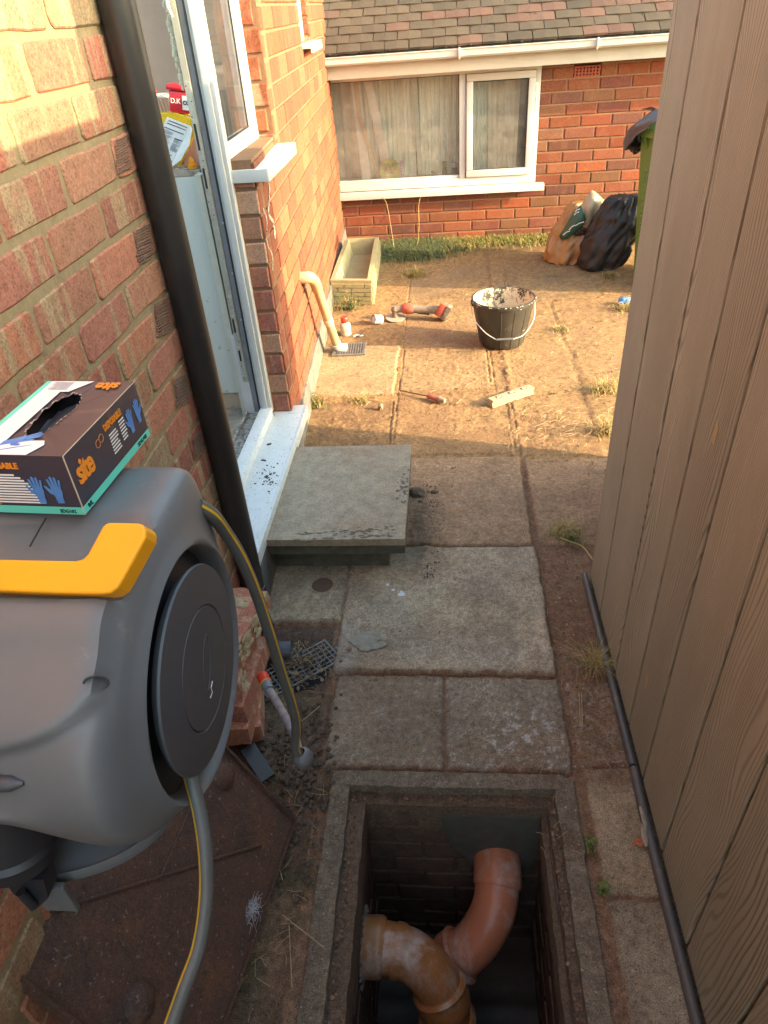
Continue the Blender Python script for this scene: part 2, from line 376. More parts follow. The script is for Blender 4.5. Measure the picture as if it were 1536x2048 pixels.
    ex = np.array([(-B, -B, -.02), (B, -B, -.02), (B, B, -.02), (-B, B, -.02), (x0, y0, -.02), (x1, y0, -.02), (x1, y1, -.02), (x0, y1, -.02)])
    V = np.vstack([V, ex]); eq = np.array([[0, 1, 5, 4], [1, 2, 6, 5], [2, 3, 7, 6], [3, 0, 4, 7]]) + o0
    q = np.vstack([q, eq])
    me = D.meshes.new('ground'); me.vertices.add(len(V)); me.vertices.foreach_set('co', V.ravel().astype(np.float32))
    me.loops.add(q.size); me.loops.foreach_set('vertex_index', q.ravel().astype(np.int32))
    me.polygons.add(len(q)); me.polygons.foreach_set('loop_start', (np.arange(len(q)) * 4).astype(np.int32)); me.polygons.foreach_set('loop_total', np.full(len(q), 4, np.int32))
    me.update(calc_edges=True); me.validate()
    ca = me.color_attributes.new('bc', 'FLOAT_COLOR', 'POINT'); cc = np.ones((len(V), 4), np.float32)
    cc[:o0, :3] = C.reshape(-1, 3); cc[o0:, :3] = (.25, .17, .10); ca.data.foreach_set('color', cc.ravel())
    me.polygons.foreach_set('use_smooth', [True] * len(me.polygons))
    mt, n, b = newmat('ground_soil_and_slabs'); v = coords(n)
    a = N(n, 'ShaderNodeAttribute', attribute_name='bc')
    g = noise(n, v, 380, 4, 0.7); g2 = noise(n, v, 130, 5, 0.75)
    col = mixc(n, 1.0, a.outputs['Color'], ramp(n, g, [(0.32, 0.42), (0.5, 1.0), (0.68, 1.6)]), 'MULTIPLY')
    col = mixc(n, 1.0, col, ramp(n, noise(n, v, 75, 6, .8), [(0.32, 0.62), (0.5, 1.0), (0.68, 1.35)]), 'MULTIPLY')
    vo = N(n, 'ShaderNodeTexVoronoi'); vo.inputs['Scale'].default_value = 170; n.links.new(v, vo.inputs[0])
    sp = mixc(n, 1.0, ramp(n, vo.outputs['Distance'], [(0.10, 1.0), (0.20, 0.0)]), ramp(n, g2, [(0.5, 0.0), (0.58, 0.75)]), 'MULTIPLY')
    col = mixc(n, sp, col, (.36, .31, .26))
    dk_ = ramp(n, noise(n, v, 210, 3, 0.6), [(0.33, 1.0), (0.39, 0.0)]); col = mixc(n, mixc(n, .6, (0, 0, 0), dk_), col, (.03, .022, .016))
    n.links.new(col, b.inputs['Base Color']); b.inputs['Roughness'].default_value = .95; b.inputs['Specular IOR Level'].default_value = .2
    bump(n, b, mixc(n, .5, g, g2), .55, .004)
    me.materials.append(mt); o = D.objects.new('ground', me); COL.objects.link(o); o['kind'] = 'structure'; o['label'] = 'concrete paving slabs and reddish sandy soil of the side passage'
    GM['ground'] = mt
GM = {}
ground()

# ------------------------------------------------------------------ brick walls
def brick_wall(name, root, O, U, width, z0, z1, L, H, mo, cols, bmat, mmat, holes=(), depth=.10, phase=0.0, zphase=0.0, jit=.0012, fill=None, prot=.002, rough_edge=.0, shear=0.0, rnd=False):
    """bricks run along U from O; the outside faces Nn = U x Z"""
    U = Vector(U).normalized(); Zv = Vector((0, 0, 1)); Nn = U.cross(Zv)
    O = Vector(O); mb = MB(); mm = MB()
    def P(u, z, d): return O + U * u + Zv * (z + shear * u) + Nn * d
    r = 0; z = z0 + zphase - H
    while z < z1:
        za = max(z, z0); zb = min(z + H - mo, z1); off = (L / 2 if r % 2 else 0) + phase; zm = (z + z + H) / 2
        iv = [(0.0, width)]
        for (ua, ub, ha, hb) in holes:
            if ha < zm < hb:
                nv = []
                for (a, b) in iv:
                    if ub <= a or ua >= b: nv.append((a, b)); continue
                    if ua > a: nv.append((a, ua))
                    if ub < b: nv.append((ub, b))
                iv = nv
        for (a, b) in iv:
            # mortar strip
            zt = min(z + H, z1); zc = max(z, z0)
            if zt > zc:
                mm.add([P(a, zc, -.006), P(b, zc, -.006), P(b, zt, -.006), P(a, zt, -.006), P(a, zc, -depth), P(b, zc, -depth), P(b, zt, -depth), P(a, zt, -depth)],
                       [(0, 1, 2, 3), (0, 4, 5, 1), (1, 5, 6, 2), (2, 6, 7, 3), (3, 7, 4, 0)])
            if zb - za < .012: continue
            k = math.floor((a - off) / L)
            while off + k * L < b:
                ua = max(a, off + k * L); ub = min(b, off + k * L + L - mo); k += 1
                if ub - ua < .018: continue
                c = list(random.choice(cols)); sft = random.uniform(.8, 1.18); c = tuple(x * sft * random.uniform(.95, 1.05) for x in c)
                ch = .004 + rough_edge; d0 = prot + random.uniform(-.0015, .0015)
                j = lambda s=.6: random.uniform(-jit, jit) * s
                if rnd:
                    dd = d0; q = []; f_ = []; cr_ = random.uniform(.006, .013)
                    def outl(ins):
                        a0, a1, b0, b1 = ua + ins, ub - ins, za + ins, zb - ins; k_ = max(.002, cr_ - ins); o_ = []
                        for (px0, pz0, sx, sz) in ((a0, b0, 1, 1), (a1, b0, -1, 1), (a1, b1, -1, -1), (a0, b1, 1, -1)):
                            t3 = [(px0, pz0 + sz * k_), (px0 + sx * k_ * .3, pz0 + sz * k_ * .3), (px0 + sx * k_, pz0)]
                            if sx * sz < 0: t3.reverse()
                            o_ += t3
                            nx3 = {(1, 1): (a1, b0), (-1, 1): (a1, b1), (-1, -1): (a0, b1), (1, -1): (a0, b0)}[(sx, sz)]
                            for t4 in (.35, .65): o_.append((t3[-1][0] * (1 - t4) + nx3[0] * t4, t3[-1][1] * (1 - t4) + nx3[1] * t4))
                        return o_
                    base_ = outl(0); off_ = [(mnoise.noise(Vector((p_[0] * 60, p_[1] * 60, 1))) * .005, mnoise.noise(Vector((p_[0] * 60, p_[1] * 60, 9))) * .005) for p_ in base_]
                    for ins, dep in ((0, -.012), (0, dd - .0025), (.003, dd)):
                        for (p_, o2) in zip(outl(ins), off_): q.append(P(p_[0] + o2[0], p_[1] + o2[1], dep))
                    n_ = len(base_); f_ = [tuple(range(2 * n_, 3 * n_))]
                    for r2 in (0, 1): f_ += [(r2 * n_ + i, r2 * n_ + (i + 1) % n_, (r2 + 1) * n_ + (i + 1) % n_, (r2 + 1) * n_ + i) for i in range(n_)]
                    mb.add(q, f_, col=c); continue
                q = []
                for (uu, zz) in ((ua, za), (ub, za), (ub, zb), (ua, zb)): q.append(P(uu + j(), zz + j(), -.012))
                for (uu, zz) in ((ua, za), (ub, za), (ub, zb), (ua, zb)): q.append(P(uu + j(), zz + j(), d0 - ch * .8))
                for (uu, zz) in ((ua + ch, za + ch), (ub - ch, za + ch), (ub - ch, zb - ch), (ua + ch, zb - ch)): q.append(P(uu + j(), zz + j(), d0 + j(.2)))
                mb.add(q, [(8, 9, 10, 11)] + [(i, (i + 1) % 4, (i + 1) % 4 + 4, i + 4) for i in range(4)] + [(i + 4, (i + 1) % 4 + 4, (i + 1) % 4 + 8, i + 8) for i in range(4)], col=c)
        z += H; r += 1
    o = mb.build(name, bmat, root, fixn=False); mm.build('mortar', mmat, root, fixn=False); return o

BR_NEAR = brick_mat('near_brick', (.32, .12, .08), (.33, .245, .145), (1, 24, 1.3), .85, .5)
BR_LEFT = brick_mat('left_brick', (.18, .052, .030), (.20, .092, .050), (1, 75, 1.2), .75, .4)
BR_REV = brick_mat('header_brick', (.40, .17, .11), (.42, .30, .20), (9, 9, 2.0), .55, .5)
BR_BACK = brick_mat('back_brick', (.19, .062, .038), (.25, .125, .075), (9, 1, 7), .25, .4)
MO_NEAR = mortar_mat('near_mortar', (.335, .255, .150), (.28, .215, .125))
MO_LEFT = mortar_mat('left_mortar', (.23, .135, .082), (.20, .115, .07))
MO_BACK = mortar_mat('back_mortar', (.31, .18, .11), (.26, .15, .09))
NEARC = [(.33, .125, .082), (.30, .112, .078), (.34, .145, .088), (.31, .13, .09), (.30, .205, .125), (.34, .17, .105)]
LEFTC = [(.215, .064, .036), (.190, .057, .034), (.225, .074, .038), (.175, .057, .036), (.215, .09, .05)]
REVC = [(.33, .125, .085), (.37, .19, .125), (.29, .105, .078), (.38, .22, .14)]
BACKC = [(.215, .066, .036), (.19, .062, .038), (.165, .064, .044), (.14, .050, .038), (.20, .076, .042), (.125, .056, .044), (.165, .082, .048), (.225, .070, .036)]
SW = -.048; LU = Vector((SW, 1, 0)).normalized()
def wl(u, z, d=0.0):                       # point on the left wall beyond the door
    Nn = LU.cross(Vector((0, 0, 1))); return Vector((-.66, 2.64, 0)) + LU * u + Vector((0, 0, z)) + Nn * d

lh = thing('brick_house', 'orange brick house wall along the left with the open kitchen doorway', 'house', (-.7, 2.64, 0))
brick_wall('near_wall', lh, (-.65, -1.2, 0), (0, 1, 0), 2.85, -.05, 2.6, .226, .0845, .014, NEARC, BR_NEAR, MO_NEAR, phase=.102, zphase=.027, jit=.003, rough_edge=.0, prot=-.0020, rnd=True)
# wall beyond the door : under-window part, plain part, small window hole
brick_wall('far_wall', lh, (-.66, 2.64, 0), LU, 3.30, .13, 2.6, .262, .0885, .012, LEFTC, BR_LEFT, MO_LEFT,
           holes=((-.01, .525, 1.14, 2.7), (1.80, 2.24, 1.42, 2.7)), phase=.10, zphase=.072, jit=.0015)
# reveal of headers beside the door frame and beside the side window
brick_wall('door_reveal', lh, (-.752, 2.634, 0), (1, 0, 0), .090, .13, 1.14, .2, .0885, .012, REVC, BR_REV, MO_LEFT, zphase=.072, jit=.002, phase=-.003)
brick_wall('window_reveal', lh, (-.79, 3.157, 0), (1, 0, 0), .104, 1.14, 2.6, .2, .0885, .012, LEFTC, BR_REV, MO_LEFT, zphase=.056, jit=.002, phase=-.003)
brick_wall('small_window_reveal', lh, (-.82, 4.872, 0), (1, 0, 0), .050, 1.42, 2.6, .2, .0885, .012, LEFTC, BR_REV, MO_LEFT, zphase=.05, jit=.002, phase=-.003)
# rendered plinth
pl = MB(); ren = pmat('grey_render', (.085, .085, .088), (.15, .14, .125), 18, .9, .5, .004, dirt=(.24, .20, .13), dirt_amt=.35, dscale=9)
p_ = [wl(-.03, 0), wl(3.3, 0)]
us = np.linspace(-1.05, 3.3, 90)
def plx(u): return .018 + .010 * math.sin(u * 5) * .3
for i in range(len(us) - 1):
    a, b = us[i], us[i + 1]; h0 = .135 + .004 * math.sin(a * 17); h1 = .135 + .004 * math.sin(b * 17)
    pl.add([wl(a, -.05, .020), wl(b, -.05, .020), wl(b, h1, .012), wl(a, h0, .012), wl(a, h0 + .004, -.03), wl(b, h1 + .004, -.03)], [(0, 1, 2, 3), (3, 2, 5, 4)])
pl.build('plinth', ren, lh, smooth=True)
# white paint dribbles and spalled cement down the arris under the side window sill
OLDP = pmat('old_paint', (.62, .58, .50), (.45, .41, .36), 90, .8, .3)
pd = MB()
for k in range(26):
    z = 1.09 - k * .0085 - random.random() * .01; u = .17 + .05 * math.sin(k * .35) + random.uniform(-.004, .004) - .10 * (k < 9) * 0
    if k > 19: u -= .02
    r_ = random.uniform(.005, .012)
    pts = [wl(u + r_ * .6 * math.cos(a) * random.uniform(.6, 1.2), z + r_ * math.sin(a), .0035) for a in np.linspace(0, 6.28, 9)[:-1]]
    pd.prism(pts, (.0015, 0, 0))
pd.build('paint_dribble', OLDP, lh); pd = MB()
for k in range(20):
    z = 1.00 - k * .011; u = .035 + .03 * math.sin(k * .5); r_ = random.uniform(.003, .008)
    pts = [wl(u + r_ * .6 * math.cos(a), z + r_ * 1.3 * math.sin(a), .0035) for a in np.linspace(0, 6.28, 8)[:-1]]
    pd.prism(pts, (.0012, 0, 0))
pd.build('paint_dribble', OLDP, lh)
KEY = pmat('keyed_mortar', (.20, .13, .10), (.14, .09, .07), 80, .95, .5)
for (ua_, ub_, va_, vb_, sl_) in ((231, 257, 276, 342, .24), (271, 299, 455, 522, .26), (310, 336, 603, 668, .26), (350, 374, 756, 808, .26), (386, 404, 868, 912, .26)):
    g = MB()
    for q in range(13):
        t = q / 12; v_ = va_ + (vb_ - va_) * t; sh_x = (v_ - va_) * sl_ * .35; a3 = onx(ua_ + sh_x + random.uniform(-3, 3), v_ + 6, -.6478); b3 = onx(ub_ + sh_x + random.uniform(-2, 2), v_ - 8, -.6478); g.tube([a3, a3.lerp(b3, .5) + Vector((.0006, 0, random.uniform(-.001, .001))), b3], .0013, 5)
    g.build('keyed_mortar', KEY, lh)

# door frame ------------------------------------------------------------
fr = thing('door_frame', 'white plastic kitchen door frame standing open beside the black downpipe, with dirty threshold track', 'door frame', (-.78, 2.1, .2))
jb = MB()
jb.box((-.752, 2.600, .21), (-.738, 2.640, 2.5), bev=.002)                  # outer lip
jb.box((-.775, 2.592, .21), (-.7525, 2.640, 2.5), bev=.003)
jb.box((-.786, 2.600, .21), (-.7755, 2.640, 2.5), bev=.002)
jb.build('outer_jamb', UPVC, fr, smooth=True)
g = MB(); g.box((-.7905, 2.594, .215), (-.7865, 2.640, 2.5)); g.build('weather_seal', BLACKSEAL, fr)
g = MB(); g.box((-.812, 2.606, .212), (-.791, 2.640, 2.5), bev=.001); g.build('gasket_rail', GREYSEAL, fr)
g = MB(); g.box((-.848, 2.602, .212), (-.8125, 2.640, .55), bev=.002); g.box((-.856, 2.608, .212), (-.8485, 2.640, .55), bev=.002); g.build('lower_jamb', UPVC, fr)
k = MB(); k.box((-.835, 2.596, .36), (-.8125, 2.604, 1.72), bev=.001)
k.box((-.8355, 2.600, .54), (-.8127, 2.640, 2.5))
k.build('keep_rail', pmat('keep_rail', (.36, .36, .31), (.30, .30, .26), 40, .5, .05, metal=.2), fr)
kp = MB(); dkm = MB()
for (za, zb, slots) in ((.385, .72, ((.455, .50), (.575, .63))), (1.00, 1.42, ((1.10, 1.165), (1.22, 1.30)))):
    kp.box((-.8345, 2.5925, za), (-.8150, 2.5965, zb), bev=.0008)
    for (sa, sb) in slots:
        kp.box((-.832, 2.5895, sa - .012), (-.8175, 2.593, sb + .012), bev=.001); dkm.box((-.8285, 2.5885, sa), (-.8210, 2.590, sb))
    for q in range(10):
        zz = za + .012 + (zb - za - .024) * q / 9; xx = -.829 if q % 2 else -.820
        if any(sa - .014 < zz < sb + .014 for sa, sb in slots): continue
        dkm.lathe([(.0022, 0), (.0001, .0001)], (xx, 2.5918, zz), (0, -1, 0), 10)
kp.build('lock_keep', STEEL, fr); dkm.build('keep_slots', BLACKSEAL, fr)
g = MB()
for zz in (.62, .80, .98):
    g.lathe([(.004, 0), (.004, .002), (.0005, .003)], (-.797, 2.606, zz), (0, -1, 0), 12)
g.build('screw', STEEL, fr)
th = MB(); th.box((-.785, 1.655, .165), (-.736, 2.602, .238), bev=.004); th.build('threshold', UPVC_D, fr, smooth=True)
tk = MB(); tk.box((-.812, 1.655, .16), (-.7865, 2.600, .219), bev=.002); tk.box((-.840, 1.655, .16), (-.8135, 2.600, .212), bev=.002)
tk.box((-.852, 1.655, .16), (-.8415, 2.600, .226), bev=.002); tk.build('track', TRACK, fr)
sl = MB()
sl.box((-.742, 1.655, .174), (-.612, 2.612, .200), bev=.0015)
sl.box((-.6745, 2.612, .174), (-.612, 2.690, .200), bev=.0015)
sl.box((-.6135, 1.655, .150), (-.602, 2.690, .2005), bev=.002); sl.box((-.742, 2.612, .174), (-.6750, 2.640, .1995))
sl.build('sill', UPVC_D, fr, smooth=True)
# crumbs of dirt on the sill
cr = MB()
for k in range(150):
    x, y = random.uniform(-.73, -.61), random.uniform(1.7, 2.6); r_ = random.choice([.0006, .0008, .001, .0015])
    if random.random() < .3: x, y = -.66 + random.gauss(0, .02), 2.12 + random.gauss(0, .05); r_ = random.choice([.0015, .0025, .004])
    if x > -.612 or x < -.735: continue
    cr.rocks((x, y, .2012), r_, 1, (1, 1, .5), .5)
for (x, y, r_) in ((-.668, 2.12, .008), (-.640, 2.09, .0065), (-.652, 2.14, .005), (-.70, 2.36, .010), (-.70, 2.24, .008)):
    for q in range(5): cr.rocks((x + random.gauss(0, r_ * .5), y + random.gauss(0, r_ * .6), .202), r_ * .5, 1, (1, 1, .5), .5)
tag(cr.build('dirt_crumbs', pmat('crumb', (.09, .07, .045), (.04, .03, .02), 90, .9, .2)), 'dark crumbs of dirt scattered along the white door sill', 'dirt', kind='stuff')

# side window --------------------------------------------------------------
sw = thing('side_window', 'narrow white side window with glass reflecting bricks, right beside the open door', 'window', (-.75, 2.9, 1.16))
g = MB(); YA, YB, ZB = 2.645, 3.160, 1.150
g.box((-.80, YA, ZB), (-.748, YB, ZB + .030), bev=.002); g.box((-.80, YB - .036, ZB + .0305), (-.748, YB, 2.5), bev=.002)
g.box((-.80, YA, ZB + .0305), (-.748, YA + .036, 2.5), bev=.002)
g.box((-.800, YA + .0365, ZB + .031), (-.757, YB - .0365, ZB + .072), bev=.006); g.box((-.800, YB - .078, ZB + .0725), (-.757, YB - .0365, 2.5), bev=.006)
g.box((-.800, YA + .0365, ZB + .0725), (-.757, YA + .070, 2.5), bev=.006); g.build('frame', UPVC, sw, smooth=True)
g = MB(); g.box((-.770, YB - .084, ZB + .073), (-.765, YB - .0785, 2.5)); g.box((-.770, YA + .07, ZB + .0725), (-.765, YB - .0785, ZB + .078)); g.build('bead_seal', BLACKSEAL, sw)
g = MB(); g.quad((-.768, YA + .05, ZB + .05), (-.768, YB - .05, ZB + .05), (-.768, YB - .05, 2.5), (-.768, YA + .05, 2.5)); g.build('pane', GLASS, sw, fixn=False)
g = MB(); g.box((-.760, 2.625, 1.124), (-.618, 3.19, 1.146), bev=.002); g.box((-.6195, 2.622, 1.104), (-.6085, 3.19, 1.147), bev=.002); g.box((-.758, 2.619, 1.106), (-.612, 2.6245, 1.1465), bev=.001)
g.build('sill', UPVC, sw, smooth=True)
s2 = thing('small_window', 'small white window high on the far end of the orange brick wall', 'window', tuple(wl(2.0, 1.42, -.04)))
g = MB()
def wbox(mb, u0, u1, z0, z1, d0, d1, bev=.002):
    M = Matrix((( LU.x, LU.cross(Vector((0, 0, 1))).x, 0, -.66), (LU.y, LU.cross(Vector((0, 0, 1))).y, 0, 2.64), (0, 0, 1, 0), (0, 0, 0, 1)))
    mb.box((u0, d0, z0), (u1, d1, z1), M=M, bev=bev)
wbox(g, 1.80, 1.84, 1.44, 2.5, -.08, -.035); wbox(g, 2.20, 2.24, 1.44, 2.5, -.08, -.035); wbox(g, 1.8405, 2.1995, 1.44, 1.50, -.08, -.035); g.build('frame', UPVC, s2)
g = MB(); g.quad(wl(1.84, 1.5, -.06), wl(2.2, 1.5, -.06), wl(2.2, 2.5, -.06), wl(1.84, 2.5, -.06)); g.build('pane', GLASS, s2, fixn=False)
g = MB(); wbox(g, 1.79, 2.85 - .5, 1.415, 1.436, -.06, .045); wbox(g, 1.79, 2.35, 1.395, 1.437, .0455, .056); g.build('sill', UPVC, s2)

# inside of the kitchen (seen through the doorway)
ki = thing('kitchen_room', 'plastered kitchen interior seen through the doorway, with pinkish tiled wall', 'room', (-1.6, 2.4, .15))
WALLP = pmat('pink_tiles', (.46, .33, .25), (.40, .28, .21), 6, .45, .05, dirt=(.6, .5, .42), dirt_amt=.0)
g = MB(); g.box((-3.0, 3.34, .1), (-.86, 3.40, 2.3)); g.box((-3.1, .5, .1), (-3.0, 3.4, 1.5)); g.box((-3.1, .4, .1), (-.72, .5, 1.5)); g.build('room_wall', WALLP, ki)
g = MB(); g.box((-3.1, .4, .05), (-.853, 3.4, .165)); g.build('floor', pmat('dusty_floor', (.40, .36, .30), (.22, .18, .14), 9, .8, .3, dirt=(.10, .08, .06), dirt_amt=.5, dscale=6), ki)
g = MB(); g.box((-.880, 2.641, .165), (-.856, 2.70, 1.135)); g.box((-.848, 2.641, 1.136), (-.838, 2.70, 2.5)); g.build('plaster_return', pmat('cream_plaster', (.55, .53, .44), (.50, .48, .40), 30, .8, .1), ki)
g = MB()
for k in range(60): g.rocks((-.856 + random.uniform(-.005, .005) - .004 * (k > 12), 2.638, 1.40 + k * .016), random.uniform(.006, .013), 1, (1, .5, 1.4), .5)
g.build('rough_filler', pmat('filler', (.68, .61, .45), (.55, .48, .33), 120, .9, .6), ki)
ku = thing('kitchen_unit', 'pale green-white kitchen unit end panel under a cluttered worktop, inside the doorway', 'kitchen unit', (-1.3, 2.9, .165))
g = MB(); g.box((-1.9, 2.735, .245), (-.890, 2.755, 1.117), bev=.001); g.box((-1.9, 2.757, .25), (-.93, 3.3, 1.116)); g.build('end_panel', pmat('unit_panel', (.60, .63, .585), (.57, .60, .56), 5, .35, .02, speck=((.4, .42, .38), 30)), ku)
g = MB(); g.box((-1.9, 2.745, .165), (-.890, 2.80, .2445)); g.build('plinth', pmat('plinth_board', (.42, .29, .20), (.50, .40, .30), 7, .8, .2, dirt=(.12, .09, .07), dirt_amt=.3), ku)
g = MB(); g.box((-1.9, 2.733, 1.1175), (-.885, 3.335, 1.138), bev=.003); g.build('worktop', pmat('dusty_worktop', (.50, .42, .34), (.34, .27, .21), 25, .7, .3, dirt=(.14, .10, .08), dirt_amt=.4), ku)

# clutter on the worktop
def txt(name, s, size, M, mat, parent, ext=.0004, bold=0.0, sx=1.0, align='LEFT', sp=1.0):
    cu = D.curves.new(name, 'FONT'); cu.body = s; cu.size = size; cu.extrude = ext; cu.offset = bold; cu.align_x = align; cu.resolution_u = 3; cu.space_character = sp
    ob = D.objects.new(name, cu); COL.objects.link(ob); dg = bpy.context.evaluated_depsgraph_get(); dg.update()
    me = D.meshes.new_from_object(ob.evaluated_get(dg)); D.objects.remove(ob)
    me.transform(M @ Matrix.Diagonal((sx, 1, 1, 1)))
    if parent: me.transform(Matrix.Translation(-org(parent)))
    me.materials.clear(); me.materials.append(mat); o = D.objects.new(name, me); COL.objects.link(o)
    if parent: o.parent = parent; ORG[o.name] = org(parent)
    return o
def frame(o, x, y):
    x = Vector(x).normalized(); z = x.cross(Vector(y)).normalized(); y = z.cross(x)
    return Matrix(((x.x, y.x, z.x, o[0]), (x.y, y.y, z.y, o[1]), (x.z, y.z, z.z, o[2]), (0, 0, 0, 1)))
INK_W = pmat('white_print', (.80, .80, .80), (.74, .74, .74), 50, .6, 0); INK_K = pmat('black_print', (.02, .02, .025), None, 50, .6, 0)
WZ = 1.1385
tub = thing('plastic_tub', 'red plastic tub with white lettering on the kitchen worktop', 'tub', (-.93, 2.80, WZ))
RED = pmat('red_plastic', (.62, .015, .03), (.52, .012, .025), 15, .35, .03)
a_, b_, c_, d_ = ony(332, 176, 2.80), ony(386, 184, 2.80), ony(392, 226, 2.80), ony(340, 218, 2.80)
g = MB(); cxm = (a_ + b_ + c_ + d_) / 4
def tubbox(mb, s, za, zb, t):
    R = Matrix.Translation((cxm.x, 2.83, 0)) @ Matrix.Rotation(rad(-8), 4, 'Y')
    mb.box((-.062 * s, -.035 * s, za), (.062 * s, .035 * s, zb), M=Matrix.Translation((cxm.x + .012, 2.83, cxm.z)) @ Matrix.Rotation(rad(9), 4, 'Y'), bev=.006)
tubbox(g, .90, -.042, .026, 0); g.build('body', RED, tub, smooth=True)
g = MB(); tubbox(g, 1.02, .027, .044, 0); g.build('rim', RED, tub, smooth=True)
Mt = Matrix.Translation((cxm.x + .012, 2.83, cxm.z)) @ Matrix.Rotation(rad(9), 4, 'Y')
g = MB(); g.box((-.008, -.0335, -.030), (.055, -.0318, .014), M=Mt, bev=.0005); g.build('label_panel', INK_W, tub)
txt('lettering', 'COUGAR', .017, Mt @ frame((-.006, -.0342, -.013), (1, 0, 0), (0, 0, 1)), INK_K, tub, bold=.0006)
txt('lettering', 'D.K', .022, Mt @ frame((-.050, -.0325, -.012), (1, 0, 0), (0, 0, 1)), INK_W, tub, bold=.0004)
# tub stands on a small pink carton
g = MB(); g.box((cxm.x - .04, 2.80, WZ + .0005), (cxm.x + .075, 2.87, cxm.z - .046), bev=.003)
tag(g.build('carton', pmat('pink_card', (.62, .36, .30), (.56, .32, .26), 20, .7, .05)), 'pinkish carton holding up the red tub on the worktop', 'carton')
rk = thing('wire_rack', 'white rimmed wire basket with brown ribs behind the yellow packet', 'basket', (-1.02, 2.95, WZ))
cb = ony(318, 192, 2.93)
g = MB(); g.tube([cb + Vector((.055 * math.cos(a), .055 * math.sin(a), 0)) for a in np.linspace(0, 2 * math.pi, 30)], .005, 8, caps=False); g.build('rim', UPVC, rk, smooth=True)
g = MB()
for a in np.linspace(0, 2 * math.pi, 30)[:-1]:
    g.tube([cb + Vector((.055 * math.cos(a), .055 * math.sin(a), 0)), Vector((cb.x + .045 * math.cos(a) + .03, cb.y + .045 * math.sin(a), WZ + .002))], .0018, 6)
g.build('ribs', pmat('brown_wire', (.30, .20, .15), None, 20, .5, .02), rk)
rb = MB(); rb.rocks(ony(305, 184, 2.96), .016, 2, (1, 1, 1), .1); rb.tube([ony(305, 184, 2.96), (ony(305, 184, 2.96).x, 2.96, WZ + .001)], .006, 10)
tag(rb.build('brush', RED, smooth=True), 'red round handled brush standing behind the wire basket', 'brush')
yp = MB()
ya = [ony(312, 228, 2.79), ony(350, 226, 2.79), ony(386, 238, 2.79), ony(392, 262, 2.79), ony(360, 332, 2.79), ony(318, 300, 2.79)]
yp.prism(ya, (0, .05, 0))
for k in range(60):
    p = ony(312 + 74 * random.random(), 229 + 3 * random.random(), 2.80); yp.rocks(p + Vector((0, .03 * random.random(), 0)), .005, 1, (1, 1, 1), .6)
tag(yp.build('sponge_packet', pmat('yellow_fluff', (.75, .52, .02), (.62, .40, .02), 60, .9, .5)), 'bright yellow fluffy sponge pack behind the instruction sheet on the worktop', 'sponge')
sh = thing('instruction_sheet', 'white printed instruction sheet in a clear sleeve leaning on the yellow sponge pack', 'paper', (-.98, 2.76, WZ))
q0, q1, q2, q3 = ony(334, 234, 2.775), ony(380, 252, 2.775), ony(345, 322, 2.765), ony(306, 300, 2.765)
g = MB(); g.prism([q0, q1, q2, q3], (0, .003, 0)); g.build('sheet', pmat('paper', (.72, .72, .74), (.66, .66, .68), 30, .6, .02), sh)
g = MB(); ex_ = (q1 - q0); ey_ = (q3 - q0)
def bar(mb, a, b, c, d): mb.prism([q0 + ex_ * a + ey_ * c, q0 + ex_ * b + ey_ * c, q0 + ex_ * b + ey_ * d, q0 + ex_ * a + ey_ * d], (0, -.0006, 0))
for (a, b, c) in ((.12, .92, .06), (.10, .92, .14), (.05, .9, .27), (.62, 1., .46), (.05, .5, .80), (.3, .8, .95)): bar(g, a, b, c, c + .022)
for k in range(26):
    c = .33 + k * .018
    if k % 7 != 6: bar(g, .08, random.uniform(.35, .55), c, c + .004); bar(g, .62, random.uniform(.8, .97), c + .16 if c < .7 else c, (c + .16 if c < .7 else c) + .004)
g.build('print', INK_K, sh)
g = MB(); P3 = [ony(384, 258, 2.77), ony(378, 290, 2.75), ony(362, 320, 2.745), ony(338, 338, 2.745), ony(346, 322, 2.765), ony(380, 252, 2.775)]
g.prism(P3, (0, .004, 0)); g.build('sleeve', pmat('clear_sleeve', (.62, .60, .56), (.7, .68, .64), 30, .15, .03), sh)
ob_ = MB(); P4 = [ony(392, 250, 2.83), ony(398, 300, 2.83), ony(378, 322, 2.83), ony(376, 300, 2.83)]; ob_.prism(P4, (0, .04, 0))
tag(ob_.build('orange_bag', pmat('orange_bag', (.62, .26, .01), (.50, .2, .01), 20, .4, .1)), 'dark orange plastic bag end hanging beside the door jamb', 'bag')
oc = MB(); pc = ony(386, 338, 2.76); pc.z = WZ
oc.lathe([(.0001, 0), (.017, 0), (.017, .014), (.010, .018), (.009, .030), (.0065, .031), (.0065, .038), (.0001, .039)], pc, n=20)
tag(oc.build('nozzle_cap', pmat('orange_plastic', (.80, .30, .01), None, 20, .35, 0), smooth=True), 'small orange nozzle cap standing at the edge of the worktop', 'cap')
rg = MB(); rg.box((-.99, 2.745, WZ), (-.92, 2.765, WZ + .003)); 
for k in range(40): rg.rocks((random.uniform(-1.02, -.90), random.uniform(2.74, 2.80), WZ + .003), random.uniform(.002, .007), 1, (1, 1, .5), .5)
tag(rg.build('rubble', pmat('plaster_bits', (.50, .42, .33), (.25, .18, .13), 60, .9, .4)), 'crumbled plaster along the front edge of the worktop', 'rubble', kind='stuff')
# door handle glimpsed at the top
hd = MB(); hp = smoothpath([ony(331, -20, 2.60), ony(336, 12, 2.57), ony(344, 34, 2.57)], 5); hd.tube(hp, .010, 12, flat=.6)
hd.build('handle', STEEL, fr, smooth=True)
